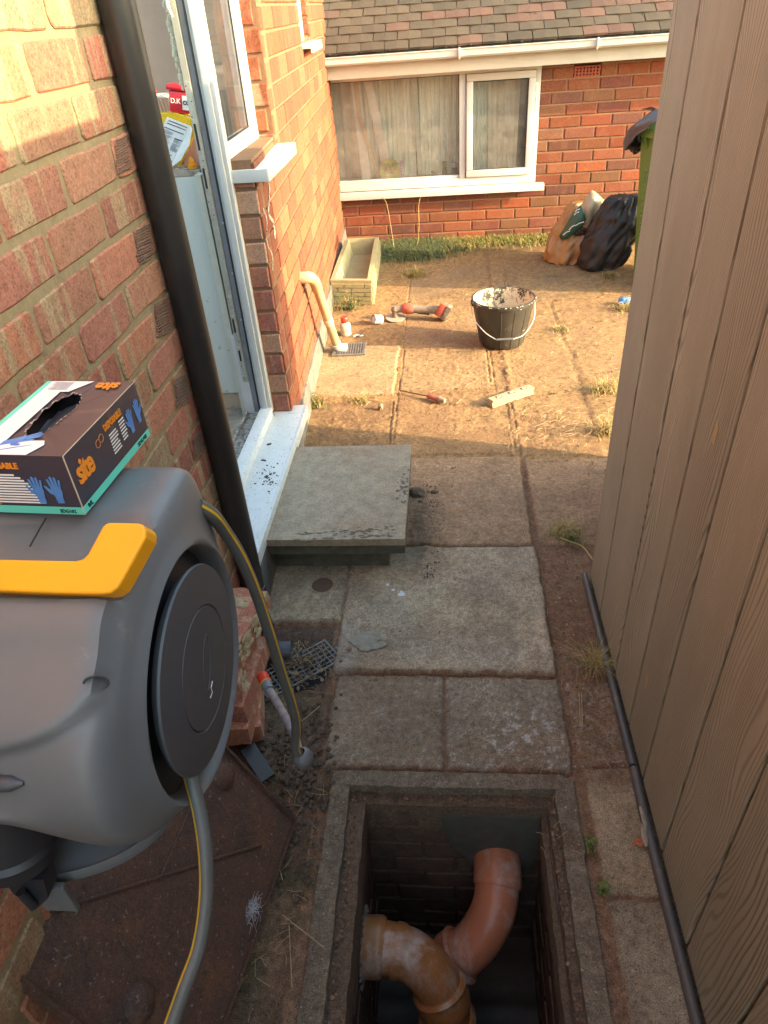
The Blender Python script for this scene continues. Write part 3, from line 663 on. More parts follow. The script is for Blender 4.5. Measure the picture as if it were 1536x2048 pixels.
# ------------------------------------------------------------------ house at the back
YB = 5.92
bh = thing('bungalow', 'red brick bungalow wall across the end of the passage with mossy brown tiled roof', 'house', (.4, YB, 0))
brick_wall('wall', bh, (-.95, YB, 0), (1, 0, 0), 4.2, -.05, 1.24, .225, .0775, .011, BACKC, BR_BACK, MO_BACK,
           holes=((-.05, 1.652, .400, 1.24), (1.875, 2.066, 1.08, 1.14)), depth=.12, phase=.045, zphase=.039)
g = MB(); g.box((-.95, YB + .13, -.05), (-.9, 8.5, 2.5)); g.box((3.2, YB + .13, -.05), (3.3, 8.5, 2.5)); g.box((-.95, 8.5, -.05), (3.3, 8.6, 2.5)); g.box((-.95, YB + .12, .2), (3.3, 8.5, .25))
g.box((-.95, YB + .13, 1.22), (3.3, 8.5, 1.26)); g.build('room_shell', pmat('room_wall', (.35, .32, .27), None, 4, .8, 0), bh)
g = MB(); g.box((-.95, 5.765, 1.172), (3.25, YB + .05, 1.184)); g.box((-.95, 5.745, 1.172), (3.25, 5.764, 1.288)); g.build('fascia', pmat('fascia', (.50, .47, .41), (.45, .42, .37), 6, .45, .02, dirt=(.36, .31, .25), dirt_amt=.05), bh)
# gutter
g = MB(); gx0, gx1 = -.90, 3.2
pro = [(0, .052), (-.004, .052), (-.008, .012), (-.022, 0), (-.075, 0), (-.090, .012), (-.097, .046), (-.104, .050), (-.104, .055), (-.094, .055), (-.088, .016), (-.072, .006), (-.026, .006), (-.012, .016), (0, .052)]
gy, gz = 5.742, 1.256
vs = []
for x in (gx0, gx1): vs += [(x, gy + a, gz + b) for a, b in pro]
k_ = len(pro); g.add(vs, [(i, i + 1, i + 1 + k_, i + k_) for i in range(k_ - 1)]); g.build('gutter', UPVC, bh)
for gxx in (.108, 1.02):
    g = MB(); g.prism([(gxx, gy + .002, gz + .06), (gxx, gy - .108, gz + .06), (gxx, gy - .110, gz + .035), (gxx, gy - .096, gz - .004), (gxx, gy - .075, gz - .012), (gxx, gy - .02, gz - .012), (gxx, gy + .002, gz + .0)], (.012, 0, 0)); g.build('gutter_bracket', UPVC, bh)
# roof tiles
rt = MB(); TL, TG, TH = .165, .098, rad(29); cT, sT = math.cos(TH), math.sin(TH)
ry0, rz0 = 5.665, 1.318
TC = [(.064, .049, .035), (.058, .045, .033), (.070, .053, .038), (.062, .048, .036), (.050, .040, .030)]
for r in range(16):
    off = (TL / 2 if r % 2 else 0)
    for k in range(27):
        x = -1.05 + k * TL + off + random.uniform(-.002, .002)
        c = random.choice(TC)
        if r in (2, 3) and x > -.3 and random.random() < .55: c = (.095, .052, .040)
        if r == 0 and x > .9 and random.random() < .6: c = (.095, .052, .040)
        if random.random() < .05: c = (.09, .052, .040)
        sft = random.uniform(.85, 1.15); c = tuple(q * sft for q in c)
        y = r * TG; lift = random.uniform(0, .004); skew = random.uniform(-.003, .003); crv = .004
        P_ = lambda a, b, h: (a, ry0 + b * cT - h * sT, rz0 + b * sT + h * cT)
        x0_, x1_ = x + .002, x + TL - .003; t = .016; n0 = y + skew; n1 = y - skew
        top = [P_(x0_, n0 + .004, t + lift), P_((x0_ + x1_) / 2, (n0 + n1) / 2, t + lift + crv), P_(x1_, n1 + .004, t + lift), P_(x1_, y + .18, .006), P_((x0_ + x1_) / 2, y + .18, .008), P_(x0_, y + .18, .006)]
        bot = [P_(x0_, n0 + .004, lift), P_((x0_ + x1_) / 2, (n0 + n1) / 2, lift + crv), P_(x1_, n1 + .004, lift)]
        rt.add(top + bot, [(0, 1, 4, 5), (1, 2, 3, 4), (0, 6, 7, 1), (1, 7, 8, 2), (0, 5, 6), (2, 8, 3)], col=c)
mt, n, b = newmat('roof_tile'); v = coords(n); a = N(n, 'ShaderNodeAttribute', attribute_name='bc')
col = mixc(n, 1.0, a.outputs['Color'], ramp(n, noise(n, v, 300, 4, .7), [(.3, .55), (.5, 1.0), (.72, 1.5)]), 'MULTIPLY')
col = mixc(n, ramp(n, noise(n, v, 35, 8, .8), [(.56, 0), (.68, .8)]), col, (.045, .036, .022)); col = mixc(n, ramp(n, noise(n, v, 24, 6, .8), [(.68, 0), (.72, .8)]), col, (.34, .23, .13))
n.links.new(col, b.inputs['Base Color']); b.inputs['Roughness'].default_value = .95; bump(n, b, noise(n, v, 260, 4, .8), .8, .004)
rt.build('roof_tiles', mt, bh, fixn=False)
g = MB(); P_ = lambda a, b, h: (a, ry0 + b * cT - h * sT, rz0 + b * sT + h * cT)
g.quad(P_(-1.1, -.0, -.003), P_(3.4, -.0, -.003), P_(3.4, 2.6, -.003), P_(-1.1, 2.6, -.003)); g.build('roof_underlay', pmat('underlay', (.02, .018, .015), None, 9, .9, 0), bh)
g = MB()
for k in range(420):
    x = random.uniform(-.9, 1.7); r = random.randint(0, 8); y = r * TG + random.uniform(-.012, .012)
    if random.random() < .5: x = round((x + 1.05) / (TL / 2)) * TL / 2 - 1.05
    g.rocks(P_(x, y, .010), random.uniform(.003, .009), 1, (1.3, 1, .6), .5)
tag(g.build('moss', pmat('roof_moss', (.055, .05, .02), (.03, .024, .014), 120, .95, .5), bh), 'dark moss', 'moss', kind='stuff'); 
for ob_n in ('moss',):
    o_ = D.objects[ob_n]; del o_['category']
# air brick
g = MB(); vx0, vx1, vz0, vz1 = .928, 1.112, 1.0745, 1.1405
xs_ = np.linspace(vx0 + .010, vx1 - .010, 8); zs_ = np.linspace(vz0 + .004, vz1 - .004, 4)
for i in range(8): g.box((xs_[i] - .006, YB - .004, vz0), (xs_[i] + .006, YB + .02, vz1))
for i in range(4): g.box((vx0, YB - .0045, zs_[i] - .0045), (vx1, YB + .0195, zs_[i] + .0045))
g.build('air_brick', pmat('air_brick', (.33, .085, .06), (.28, .075, .05), 60, .9, .3), bh)
g = MB(); g.box((vx0, YB + .06, vz0 - .01), (vx1, YB + .07, vz1 + .01)); g.build('air_brick_void', BLACKSEAL, bh)
# window
bw = thing('bungalow_window', 'wide white plastic window of the bungalow with curtains and clutter behind the glass', 'window', (0, YB, .4))
WX1, WZ0, WZ1 = .700, .402, 1.172
g = MB(); yf0, yf1 = YB - .004, YB + .06
g.box((-1.0, yf0, WZ0), (WX1, yf1, WZ0 + .055), bev=.004); g.box((-1.0, yf0, WZ1 - .030), (WX1, yf1, WZ1 + .02), bev=.003); g.box((.118, yf0, WZ0 + .0555), (.163, yf1, WZ1 - .0305), bev=.003); g.box((WX1 - .035, yf0 + .001, WZ0 + .0555), (WX1, yf1, WZ1 - .0305), bev=.003)
g.box((-1.0, yf0 + .012, WZ0 + .0556), (.1175, yf1, WZ0 + .075), bev=.004)
g.build('frame', UPVC, bw, smooth=True)
g = MB(); yc = YB - .022; ca, cb_, cz0, cz1 = .170, .662, WZ0 + .060, WZ1 - .032
g.box((ca, yc, cz0), (cb_, YB + .05, cz0 + .048), bev=.005); g.box((ca, yc, cz1 - .046), (cb_, YB + .05, cz1), bev=.005); g.box((ca, yc, cz0 + .0485), (ca + .048, YB + .05, cz1 - .0465), bev=.005); g.box((cb_ - .048, yc, cz0 + .0485), (cb_, YB + .05, cz1 - .0465), bev=.005)
g.build('casement', UPVC, bw, smooth=True)
g = MB(); q = .048
for (a, b_) in (((ca + q, yc + .012, cz0 + q), (cb_ - q, yc + .014, cz0 + q + .004)), ((ca + q, yc + .012, cz1 - q - .006), (cb_ - q, yc + .014, cz1 - q)), ((ca + q, yc + .012, cz0 + q + .0045), (ca + q + .004, yc + .014, cz1 - q - .0065)), ((cb_ - q - .005, yc + .012, cz0 + q + .0045), (cb_ - q, yc + .014, cz1 - q - .0065))): g.box(a, b_)
g.box((-1.0, YB + .021, WZ1 - .036), (.118, YB + .024, WZ1 - .0306)); g.box((.1125, YB + .021, WZ0 + .0755), (.1175, YB + .024, WZ1 - .0365))
g.build('glazing_seal', BLACKSEAL, bw)
g = MB(); g.quad((-1.0, YB + .026, WZ0 + .07), (.118, YB + .026, WZ0 + .07), (.118, YB + .026, WZ1 - .03), (-1.0, YB + .026, WZ1 - .03)); g.build('pane', GLASS2, bw, fixn=False)
g = MB(); g.quad((ca + q, yc + .016, cz0 + q), (cb_ - q, yc + .016, cz0 + q), (cb_ - q, yc + .016, cz1 - q), (ca + q, yc + .016, cz1 - q)); g.build('pane', GLASS2, bw, fixn=False)
g = MB(); g.box((-1.0, YB - .065, .382), (.760, YB - .005, .400), bev=.003); g.box((-1.0, YB - .075, .352), (.762, YB - .0655, .401), bev=.003); g.build('sill', UPVC, bw, smooth=True)
g = MB()
for k in range(30):
    z = cz0 + .03 + k * .019; g.box((.668 + random.uniform(-.004, .002), yf0 - .002, z), (.680 + random.uniform(-.003, .004), yf0 + .001, z + .017), jit=.002)
g.build('peeling_film', pmat('film', (.88, .88, .86), None, 20, .4, 0), bw)
g = MB(); g.box((-1.0, YB + .065, .43), (1.0, YB + .32, .445)); g.build('window_board', UPVC, bw)
# curtains : real pleats
def curtain(name, x0, x1, y, z0, z1, pl_, amp, mat, flare=0.0, parent=None, lab=None):
    mb = MB(); nx_ = int((x1 - x0) / .006); nz = 12; vs = []
    ph = random.random() * 6
    for j in range(nz + 1):
        t = j / nz
        for i in range(nx_ + 1):
            u = i / nx_; x = x0 + (x1 - x0) * u + flare * (1 - t) * (u - .5)
            d = amp * math.sin(u * pl_ * 6.283 + ph + .6 * math.sin(t * 3 + u * 9)) + .4 * amp * math.sin(u * pl_ * 15.1 + 1.3 * ph)
            vs.append((x, y + d, z0 + (z1 - z0) * t))
    fs = [(j * (nx_ + 1) + i, j * (nx_ + 1) + i + 1, (j + 1) * (nx_ + 1) + i + 1, (j + 1) * (nx_ + 1) + i) for j in range(nz) for i in range(nx_)]
    mb.add(vs, fs); o = mb.build(name, mat, parent, smooth=True, fixn=False)
    if lab: tag(o, lab, 'curtain')
    return o
CUR = pmat('net_curtain', (.90, .89, .80), (.84, .83, .73), 8, .9, .02); CUR2 = pmat('white_curtain', (.86, .84, .78), None, 8, .9, 0); CUR3 = pmat('beige_curtain', (.80, .68, .56), None, 8, .9, 0)
curtain('curtain', -1.0, -.52, YB + .30, .45, 1.22, 5, .018, CUR3, lab='pinkish beige curtain at the left end of the bungalow window')
curtain('curtain', -.60, -.22, YB + .24, .45, 1.22, 9, .012, CUR, lab='grey-green pleated curtain in the middle of the wide bungalow pane')
curtain('curtain', -.185, .13, YB + .235, .45, 1.22, 7, .012, CUR, lab='pale pleated curtain beside the window mullion')
curtain('curtain', .16, .34, YB + .26, .45, 1.22, 5, .014, CUR, lab='dim grey curtain at the left of the small casement')
curtain('curtain', .33, .58, YB + .20, .45, 1.22, 4, .009, CUR3, flare=-.03, lab='cream curtain with wide folds in the small casement')
g = MB(); g.prism([(-.235, YB + .20, 1.2), (-.195, YB + .20, 1.2), (-.175, YB + .20, .47), (-.205, YB + .20, .46)], (0, .01, 0))
cs = tag(g.build('speckled_curtain_edge', pmat('speckle_cloth', (.66, .64, .56), (.6, .58, .5), 20, .9, 0, dirt=(.14, .15, .14), dirt_amt=.12, dscale=55)), 'narrow white speckled curtain edge hanging down the middle of the wide pane', 'curtain')
g = MB(); g.box((-.02, 0, 0), (.24, .2, .3)); 
ply = thing('leaning_boards', 'white and bare wooden boards leaning inside the left end of the bungalow window', 'boards', (-.6, YB + .15, .445))
for (p0, p1, wd, mt_) in (((-.690, 1.19), (-.650, .46), .055, CUR2), ((-.645, 1.20), (-.610, .46), .030, CUR2), ((-.600, 1.2), (-.470, .46), .075, CUR2)):
    g = MB(); g.prism([(p0[0], YB + .17, p0[1]), (p0[0] + wd * .8, YB + .17, p0[1]), (p1[0] + wd, YB + .12, p1[1]), (p1[0], YB + .12, p1[1])], (0, .018, 0)); g.build('board', mt_, ply)
g = MB(); g.prism([(-.665, YB + .13, 1.18), (-.630, YB + .13, 1.18), (-.615, YB + .11, .90), (-.655, YB + .11, .90)], (0, .012, 0)); g.prism([(-.652, YB + .11, .899), (-.617, YB + .11, .899), (-.500, YB + .10, .46), (-.525, YB + .10, .46)], (0, .012, 0)); g.build('wooden_batten', pmat('bare_wood', (.62, .46, .30), (.52, .38, .24), 10, .7, .05), ply)
pt = thing('decorative_plate', 'round yellow plate with green leaves and orange blooms propped in the bungalow window', 'plate', (-.42, YB + .08, .445))
pc_ = Vector((-.425, YB + .085, .525)); ax_ = Vector((0, -1, .18)).normalized()
g = MB(); g.lathe([(.0001, 0), (.078, .002), (.083, .006), (.082, -.004), (.0001, -.005)], pc_, ax_, 36); g.build('dish', pmat('yellow_glaze', (.62, .52, .10), (.52, .46, .14), 8, .3, 0), pt, smooth=True)
g = MB(); g2_ = MB(); g3_ = MB()
for k in range(46):
    a = random.uniform(0, 6.28); r_ = random.uniform(0, .06); c = pc_ + Vector((r_ * math.cos(a) + .012, 0, r_ * math.sin(a) * .8 + .015)); c += ax_ * .006
    g.rocks(c, random.uniform(.005, .012), 1, (1, .08, .7), .6)
for k in range(12): g2_.rocks(pc_ + Vector((random.uniform(-.035, .03), 0, random.uniform(-.02, .015))) + ax_ * .009, random.uniform(.005, .010), 1, (1, .08, .8), .5)
g.build('leaf_pattern', pmat('plate_green', (.16, .24, .07), (.30, .34, .10), 60, .4, 0), pt); g2_.build('bloom_pattern', pmat('plate_orange', (.62, .16, .05), None, 30, .4, 0), pt)
g = MB(); g.box((-.345, YB + .10, .446), (-.315, YB + .13, .585), bev=.003)
for k in range(5): g.m = 1; g.rocks((-.335 + .004 * (k % 2), YB + .0985, .47 + k * .02), .004, 1, (1, .2, 1), .3)
tag(g.build('carton', [pmat('lilac_card', (.55, .42, .58), None, 10, .6, 0), INK_K]), 'slim lilac carton right of the yellow plate', 'carton')
def jar(name, x, r, h, mats, lab, cat):
    g = MB(); g.lathe([(.0001, 0), (r * .8, 0), (r, h * .15), (r * .92, h * .7)], (x, YB + .12, .446), n=20); g.m = 1
    g.lathe([(r * .92, h * .7), (r * 1.08, h * .85), (r * 1.08, h), (.0001, h)], (x, YB + .12, .446), n=20); tag(g.build(name, mats, smooth=True), lab, cat)
jar('ornament', .005, .022, .11, [pmat('dark_glaze', (.12, .09, .06), (.25, .2, .12), 40, .4, 0), pmat('gilt', (.38, .32, .18), None, 40, .4, 0)], 'small dark ornament with a gilt top on the bungalow window board', 'ornament')
jar('jar', .085, .022, .10, [pmat('jar_dark', (.10, .07, .06), (.3, .3, .28), 30, .3, 0), UPVC], 'dark jar with a white lid beside the window mullion', 'jar')
jar('jar', -.085, .015, .05, [pmat('jar_clear', (.35, .34, .28), None, 30, .2, 0), pmat('jar_lid', (.25, .22, .15), None, 30, .4, 0)], 'squat clear jar in the middle of the bungalow window board', 'jar')

# ------------------------------------------------------------------ timber effect shed on the right
SX = .465
sh_ = thing('clad_shed', 'shed clad in brown wood-grain composite boards standing close on the right of the passage', 'shed', (SX, .4, 0))
SEAM = [1.785, 1.602, 1.368, 1.190, 1.030, .848, .655, .466, .28, .09, -.10, -.29, -.48, -.67, -.86, -1.05, -2.2, -3.5]
mt, n, b = newmat('woodgrain_composite'); a = N(n, 'ShaderNodeAttribute', attribute_name='bc')
vv = coords(n, (1, 1, .20)); add = N(n, 'ShaderNodeVectorMath', operation='MULTIPLY_ADD'); add.inputs[1].default_value = (13, 13, 13)
n.links.new(a.outputs['Color'], add.inputs[0]); n.links.new(vv, add.inputs[2]); vb = add.outputs[0]
# grain field = distorted distance field, bands of it are the grain lines
warp = noise(n, vb, 5.5, 2, .45); sep = N(n, 'ShaderNodeSeparateXYZ'); n.links.new(vb, sep.inputs[0])
m1 = N(n, 'ShaderNodeMath', operation='MULTIPLY_ADD'); m1.inputs[1].default_value = .21; n.links.new(warp, m1.inputs[0]); n.links.new(sep.outputs[1], m1.inputs[2])
fine_ = noise(n, coords(n, (1, 1, .06)), 90, 3, .6); m2 = N(n, 'ShaderNodeMath', operation='MULTIPLY_ADD'); m2.inputs[1].default_value = .0045; n.links.new(fine_, m2.inputs[0]); n.links.new(m1.outputs[0], m2.inputs[2])
m3 = N(n, 'ShaderNodeMath', operation='MULTIPLY'); m3.inputs[1].default_value = 760; n.links.new(m2.outputs[0], m3.inputs[0])
sn = N(n, 'ShaderNodeMath', operation='SINE'); n.links.new(m3.outputs[0], sn.inputs[0])
lines = ramp(n, sn.outputs[0], [(.0, 0.0), (.45, .2), (.9, 1.0)])
vis = ramp(n, noise(n, vb, 9, 3, .5), [(.3, .45), (.65, 1.0)]); ln_ = mixc(n, 1.0, lines, vis, 'MULTIPLY')
patchy = noise(n, coords(n, (1, 1, .35)), 7, 4, .6)
base = mixc(n, ramp(n, patchy, [(.35, 0), (.65, 1)]), (.315, .268, .200), (.270, .228, .170))
sx_ = N(n, 'ShaderNodeSeparateColor'); n.links.new(a.outputs['Color'], sx_.inputs[0]); base = mixc(n, 1.0, base, ramp(n, sx_.outputs[0], [(0, .88), (1, 1.1)]), 'MULTIPLY')
base = mixc(n, ramp(n, noise(n, coords(n, (1, 1, .1)), 200, 3, .6), [(.3, 0), (.7, .35)]), base, (.235, .19, .14))
col = mixc(n, mixc(n, 1.0, (.62, .62, .62), ln_, 'MULTIPLY'), base, (.088, .062, .042))
n.links.new(col, b.inputs['Base Color']); b.inputs['Roughness'].default_value = .62; b.inputs['Specular IOR Level'].default_value = .35
inv = ramp(n, ln_, [(0, 1.0), (1, 0.0)]); bump(n, b, inv, .9, .0016)
WOODGRAIN = mt
g = MB()
for i in range(len(SEAM) - 1):
    yb_, ya_ = SEAM[i], SEAM[i + 1]; c = (random.random(), random.random(), random.random())
    g.box((SX, ya_ + .0045, .012), (SX + .02, yb_ - .0045, 1.87), bev=.003, col=c)
g.build('cladding', WOODGRAIN, sh_)
g = MB(); g.box((SX + .010, -3.5, .01), (SX + .024, 1.782, 1.868)); g.build('seam_backing', pmat('seam', (.035, .028, .022), None, 30, .8, 0), sh_)
g = MB(); g.box((SX + .021, 1.762, .012), (2.6, 1.782, 1.868), bev=.002); g.box((SX + .03, -3.5, .0), (2.6, 1.76, 1.80)); g.build('end_wall', WOODGRAIN, sh_)
g = MB(); g.box((.83, 1.79, 0), (.97, 2.475, 2.02), bev=.004); g.build('shade_block', WOODGRAIN, sh_)  # unseen block added behind the shed end to cast the passage's shadow edge
g = MB(); g.box((.50, 1.19, 1.868), (.60, 1.30, 2.5)); g.build('shade_post', WOODGRAIN, sh_)  # unseen post added above the cladding to throw a shade strip on the wall
STAINM = pmat('tan_stain', (.36, .24, .11), (.29, .20, .11), 60, .6, .02)
for (u, v_) in ((1430, 865), (1293, 1362)):
    p = onx(u, v_, SX - .0006); g = MB()
    g.prism([p + Vector((0, .010 * math.cos(a) * random.uniform(.7, 1.1), .026 * math.sin(a) * random.uniform(.8, 1.1))) for a in np.linspace(0, 6.28, 14)[:-1]], (.0004, 0, 0)); g.build('stain', STAINM, sh_)
# dark plastic skirting pipe at the foot
TRIM = pmat('dark_trim', (.070, .062, .062), (.085, .075, .072), 20, .5, .04, dirt=(.20, .15, .11), dirt_amt=.12, dscale=18)
tp = thing('base_trim', 'dark brown half-round plastic trim lying along the foot of the shed, jointed halfway', 'trim', (.45, 1.0, 0))
g = MB(); g.tube([(.449, 1.79, .006), (.451, 1.068, .008)], .0130, 18, flat=.75); g.build('rail', TRIM, tp, smooth=True)
g = MB(); g.tube([(.451, 1.062, .008), (.448, .92, .009), (.450, .6, .008), (.448, -.3, .008)], .0135, 18, flat=.8); g.build('rail', TRIM, tp, smooth=True)
g = MB(); g.rocks((.441, .922, .022), .009, 2, (.6, 3.2, .35), .5, 4); g.rocks((.436, .885, .016), .010, 2, (.7, 2.6, .5), .5, 4); g.build('mortar_smear', pmat('smear', (.30, .25, .19), (.22, .18, .14), 90, .9, .4), tp)

# ------------------------------------------------------------------ inspection chamber
ch = thing('inspection_chamber', 'open square drain inspection chamber sunk in the paving with brick sides', 'drain chamber', (0, .7, -.7))
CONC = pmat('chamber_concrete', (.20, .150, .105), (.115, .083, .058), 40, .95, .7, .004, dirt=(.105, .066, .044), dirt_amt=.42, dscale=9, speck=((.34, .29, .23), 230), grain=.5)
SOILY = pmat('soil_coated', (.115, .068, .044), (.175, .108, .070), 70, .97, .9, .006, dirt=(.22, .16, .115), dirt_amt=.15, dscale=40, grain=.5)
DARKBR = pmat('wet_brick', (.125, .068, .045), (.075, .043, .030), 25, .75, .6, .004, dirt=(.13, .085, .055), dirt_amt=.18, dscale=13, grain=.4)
ox0, ox1, oy0, oy1 = -.302, .298, .36, 1.044
ix0, ix1, iy1 = -.254, .252, 1.003
def rough_box(mb, a, b, amp, sub=40):
    bm = bmesh.new(); bmesh.ops.create_cube(bm, size=1.0)
    a = Vector(a); b = Vector(b)
    for vt in bm.verts:
        for k in range(3): vt.co[k] = (a[k] + b[k]) / 2 + vt.co[k] * (b[k] - a[k])
    L_ = max(range(3), key=lambda k: b[k] - a[k])
    es = [e for e in bm.edges if abs((e.verts[0].co - e.verts[1].co)[L_]) > 1e-6]
    bmesh.ops.subdivide_edges(bm, edges=es, cuts=sub, use_grid_fill=True)
    o = Vector((random.random() * 9, 3, 1))
    for vt in bm.verts:
        vt.co += mnoise.noise_vector(vt.co * 28 + o) * amp + mnoise.noise_vector(vt.co * 90 + o) * amp * .5
    mb.add([v.co for v in bm.verts], [[v.index for v in f.verts] for f in bm.faces]); bm.free()
g = MB()
rough_box(g, (ox0, iy1, -.12), (ox1 - .02, oy1, .002), .0034, 110); rough_box(g, (ox0, .30, -.12), (ix0, iy1 - .001, .001), .0034, 130); rough_box(g, (ix1, .30, -.12), (ox1, iy1 + .03, .001), .0036, 130)
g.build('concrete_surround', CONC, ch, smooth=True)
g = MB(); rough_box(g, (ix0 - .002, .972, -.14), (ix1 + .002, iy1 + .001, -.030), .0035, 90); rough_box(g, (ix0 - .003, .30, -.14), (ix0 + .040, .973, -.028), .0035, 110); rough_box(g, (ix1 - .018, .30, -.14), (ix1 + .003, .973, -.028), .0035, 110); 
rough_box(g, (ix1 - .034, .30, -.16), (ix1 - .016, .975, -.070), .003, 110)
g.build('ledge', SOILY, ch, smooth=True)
g = MB()
for r in range(9):
    for c_ in range(3):
        x0_ = ix0 + .018 + c_ * .165 - (.08 if r % 2 else 0); z1_ = -.06 - r * .077
        xa, xb = max(x0_, ix0 + .015), min(x0_ + .155, ix1 - .015)
        if xb - xa > .02: g.box((xa, .973 + random.uniform(-.002, .003), z1_ - .068), (xb, 1.05, z1_), bev=.003)
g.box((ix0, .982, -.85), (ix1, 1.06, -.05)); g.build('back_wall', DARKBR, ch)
g = MB()
for sgn, xx in ((1, ix1 - .020), (-1, ix0 + .036)):
    for r in range(9):
        for c_ in range(5):
            y0_ = .25 + c_ * .165 - (.08 if r % 2 else 0); z1_ = -.06 - r * .077; xa = xx + sgn * random.uniform(-.002, .003)
            g.box((min(xa, xx + sgn * .07), y0_, z1_ - .068), (max(xa, xx + sgn * .07), min(y0_ + .155, .972), z1_), bev=.003)
    g.box((min(xx + sgn * .008, xx + sgn * .08), .2, -.85), (max(xx + sgn * .008, xx + sgn * .08), .98, -.05))
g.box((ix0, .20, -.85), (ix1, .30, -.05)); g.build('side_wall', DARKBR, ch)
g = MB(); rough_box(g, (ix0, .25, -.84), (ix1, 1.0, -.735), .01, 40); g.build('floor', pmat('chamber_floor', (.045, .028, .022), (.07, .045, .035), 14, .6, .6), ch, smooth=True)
g = MB(); ptm = [(-.03, -.075), (.03, -.065), (.13, -.070), (.215, -.062), (.222, -.16), (.215, -.27), (.20, -.33), (.13, -.345), (.06, -.33), (.035, -.26), (.0, -.22), (-.02, -.14)]
g.prism([(x, .9665 + random.uniform(-.001, .001), z) for x, z in ptm], (0, .02, 0)); g.build('mortar_patch', pmat('wet_mortar', (.085, .078, .060), (.062, .057, .045), 30, .6, .3, .004), ch)
g = MB()
for k in range(120):
    a = random.random() * 6.28; g.rocks((-.216, .742 + .074 * math.cos(a) * random.uniform(.9, 1.2), -.27 + .074 * math.sin(a) * random.uniform(.9, 1.2)), random.uniform(.003, .008), 1, (.6, 1, 1), .5)
g.build('pipe_bedding', pmat('pale_bedding', (.26, .22, .19), (.12, .10, .085), 60, .9, .5), ch)
def drain_bend(name, pts, r, lab, c1, c2, socks):
    t = thing(name, lab, 'drain pipe', tuple(pts[0]))
    P = smoothpath(pts, 10); mtp = pmat(name + '_mat', c1, c2, 10, .35, .04, .002, dirt=(.44, .33, .28), dirt_amt=.42, dscale=11, stretch=(1, 1, .45))
    g = MB(); g.tube(P, r, 40); g.build('bend', mtp, t, smooth=True)
    for (i0, i1, rr) in socks:
        i1 = min(i1, len(P) - 1); Q = P[i0:i1 + 1]; n_ = len(Q)
        rs = [r + rr * (1.0 if 0 < j < n_ - 1 else .55) for j in range(n_)]
        if n_ > 4: rs[1] = r + rr * 1.35; rs[2] = r + rr * .9
        g = MB(); g.tube(Q, rs, 40); g.build('socket', mtp, t, smooth=True)
    return t
drain_bend('drain_bend', [(.118, .985, -.270), (.116, .915, -.278), (.100, .850, -.312), (.052, .800, -.368), (-.006, .778, -.415), (-.045, .765, -.450)], .0565,
           'orange plastic drain bend coming out of the far chamber wall, smeared with mortar', (.47, .165, .088), (.38, .125, .064), ((0, 12, .006), (35, 41, .010), (45, 49, .008)))
drain_bend('drain_bend', [(-.235, .742, -.270), (-.160, .740, -.268), (-.092, .728, -.288), (-.042, .698, -.340), (-.020, .662, -.415), (-.014, .636, -.52)], .0585,
           'tan drain bend coming out of the left chamber wall and turning down', (.36, .150, .052), (.29, .110, .038), ((1, 9, .010), (12, 15, .004), (31, 38, .008), (41, 49, .009)))
# ------------------------------------------------------------------ concrete step
stp = thing('concrete_step', 'square concrete paving slab forming the step below the kitchen door', 'step', (-.38, 2.1, 0))
STEPM = pmat('step_concrete', (.335, .270, .195), (.235, .190, .136), 26, .92, .55, .003, dirt=(.25, .155, .10), dirt_amt=.30, dscale=5, grain=.35)
STEPD = pmat('step_side', (.105, .095, .072), (.070, .062, .048), 30, .9, .5, .003, dirt=(.20, .18, .14), dirt_amt=.15, dscale=25)
g = MB(); rough_box(g, (-.672, 1.785, .142), (-.142, 2.385, .1700), .0012, 60); g.build('top_slab', STEPM, stp, smooth=True)
g = MB(); rough_box(g, (-.672, 1.795, .100), (-.144, 2.385, .1412), .0014, 60); g.build('lower_slab', STEPD, stp, smooth=True)
g = MB(); g.box((-.66, 1.845, -.01), (-.205, 2.37, .100), bev=.004, jit=.001); g.build('base', STEPD, stp)
g = MB()
for k in range(90):
    x = random.uniform(-.5, -.17); g.rocks((x, random.choice([1.805, 1.84]) + random.gauss(0, .008) + (x + .17) * .06, .1705), random.uniform(.0015, .0045), 1, (2.6, 1, .06), .6)
for k in range(40): g.rocks((-.160 + random.gauss(0, .010), 2.08 + random.gauss(0, .05), .1705), random.uniform(.002, .006), 1, (1.2, 1.6, .08), .6)
g.build('dark_grime', pmat('grime', (.09, .075, .055), (.12, .10, .075), 90, .95, .4), stp)
for n_, mt_ in ((0, None),): pass

# ------------------------------------------------------------------ black downpipe
PIPEM = pmat('black_pipe', (.017, .017, .018), (.026, .025, .025), 7, .36, .04, .002, dirt=(.05, .045, .042), dirt_amt=.0, dscale=9, spec=.5)
dp = thing('downpipe', 'thick black plastic downpipe standing between the near brick wall and the doorway', 'downpipe', (-.617, 1.6, 0))
px_, py_ = -.617, 1.610
g = MB(); g.tube([(px_, py_, .075), (px_, py_, 2.7)], .036, 40); g.build('pipe', PIPEM, dp, smooth=True)
g = MB(); g.lathe([(.0365, 0), (.041, .002), (.041, .075), (.0385, .080), (.0365, .081)], (px_, py_, .045), n=40); g.build('collar', PIPEM, dp, smooth=True)
GP = pmat('blue_grey_pipe', (.085, .10, .13), (.070, .08, .10), 12, .4, .04, dirt=(.12, .10, .08), dirt_amt=.15)
g = MB(); g.tube(smoothpath([(px_, py_, .078), (px_, py_ - .002, .045), (px_ + .01, py_ - .03, .015), (px_ + .03, py_ - .07, .005)], 6), .034, 32); g.build('shoe', PIPEM, dp, smooth=True)
sp_ = thing('outlet_pipe', 'short blue-grey pipe end poking out above the clogged gully grate', 'pipe', (-.55, 1.42, .02))
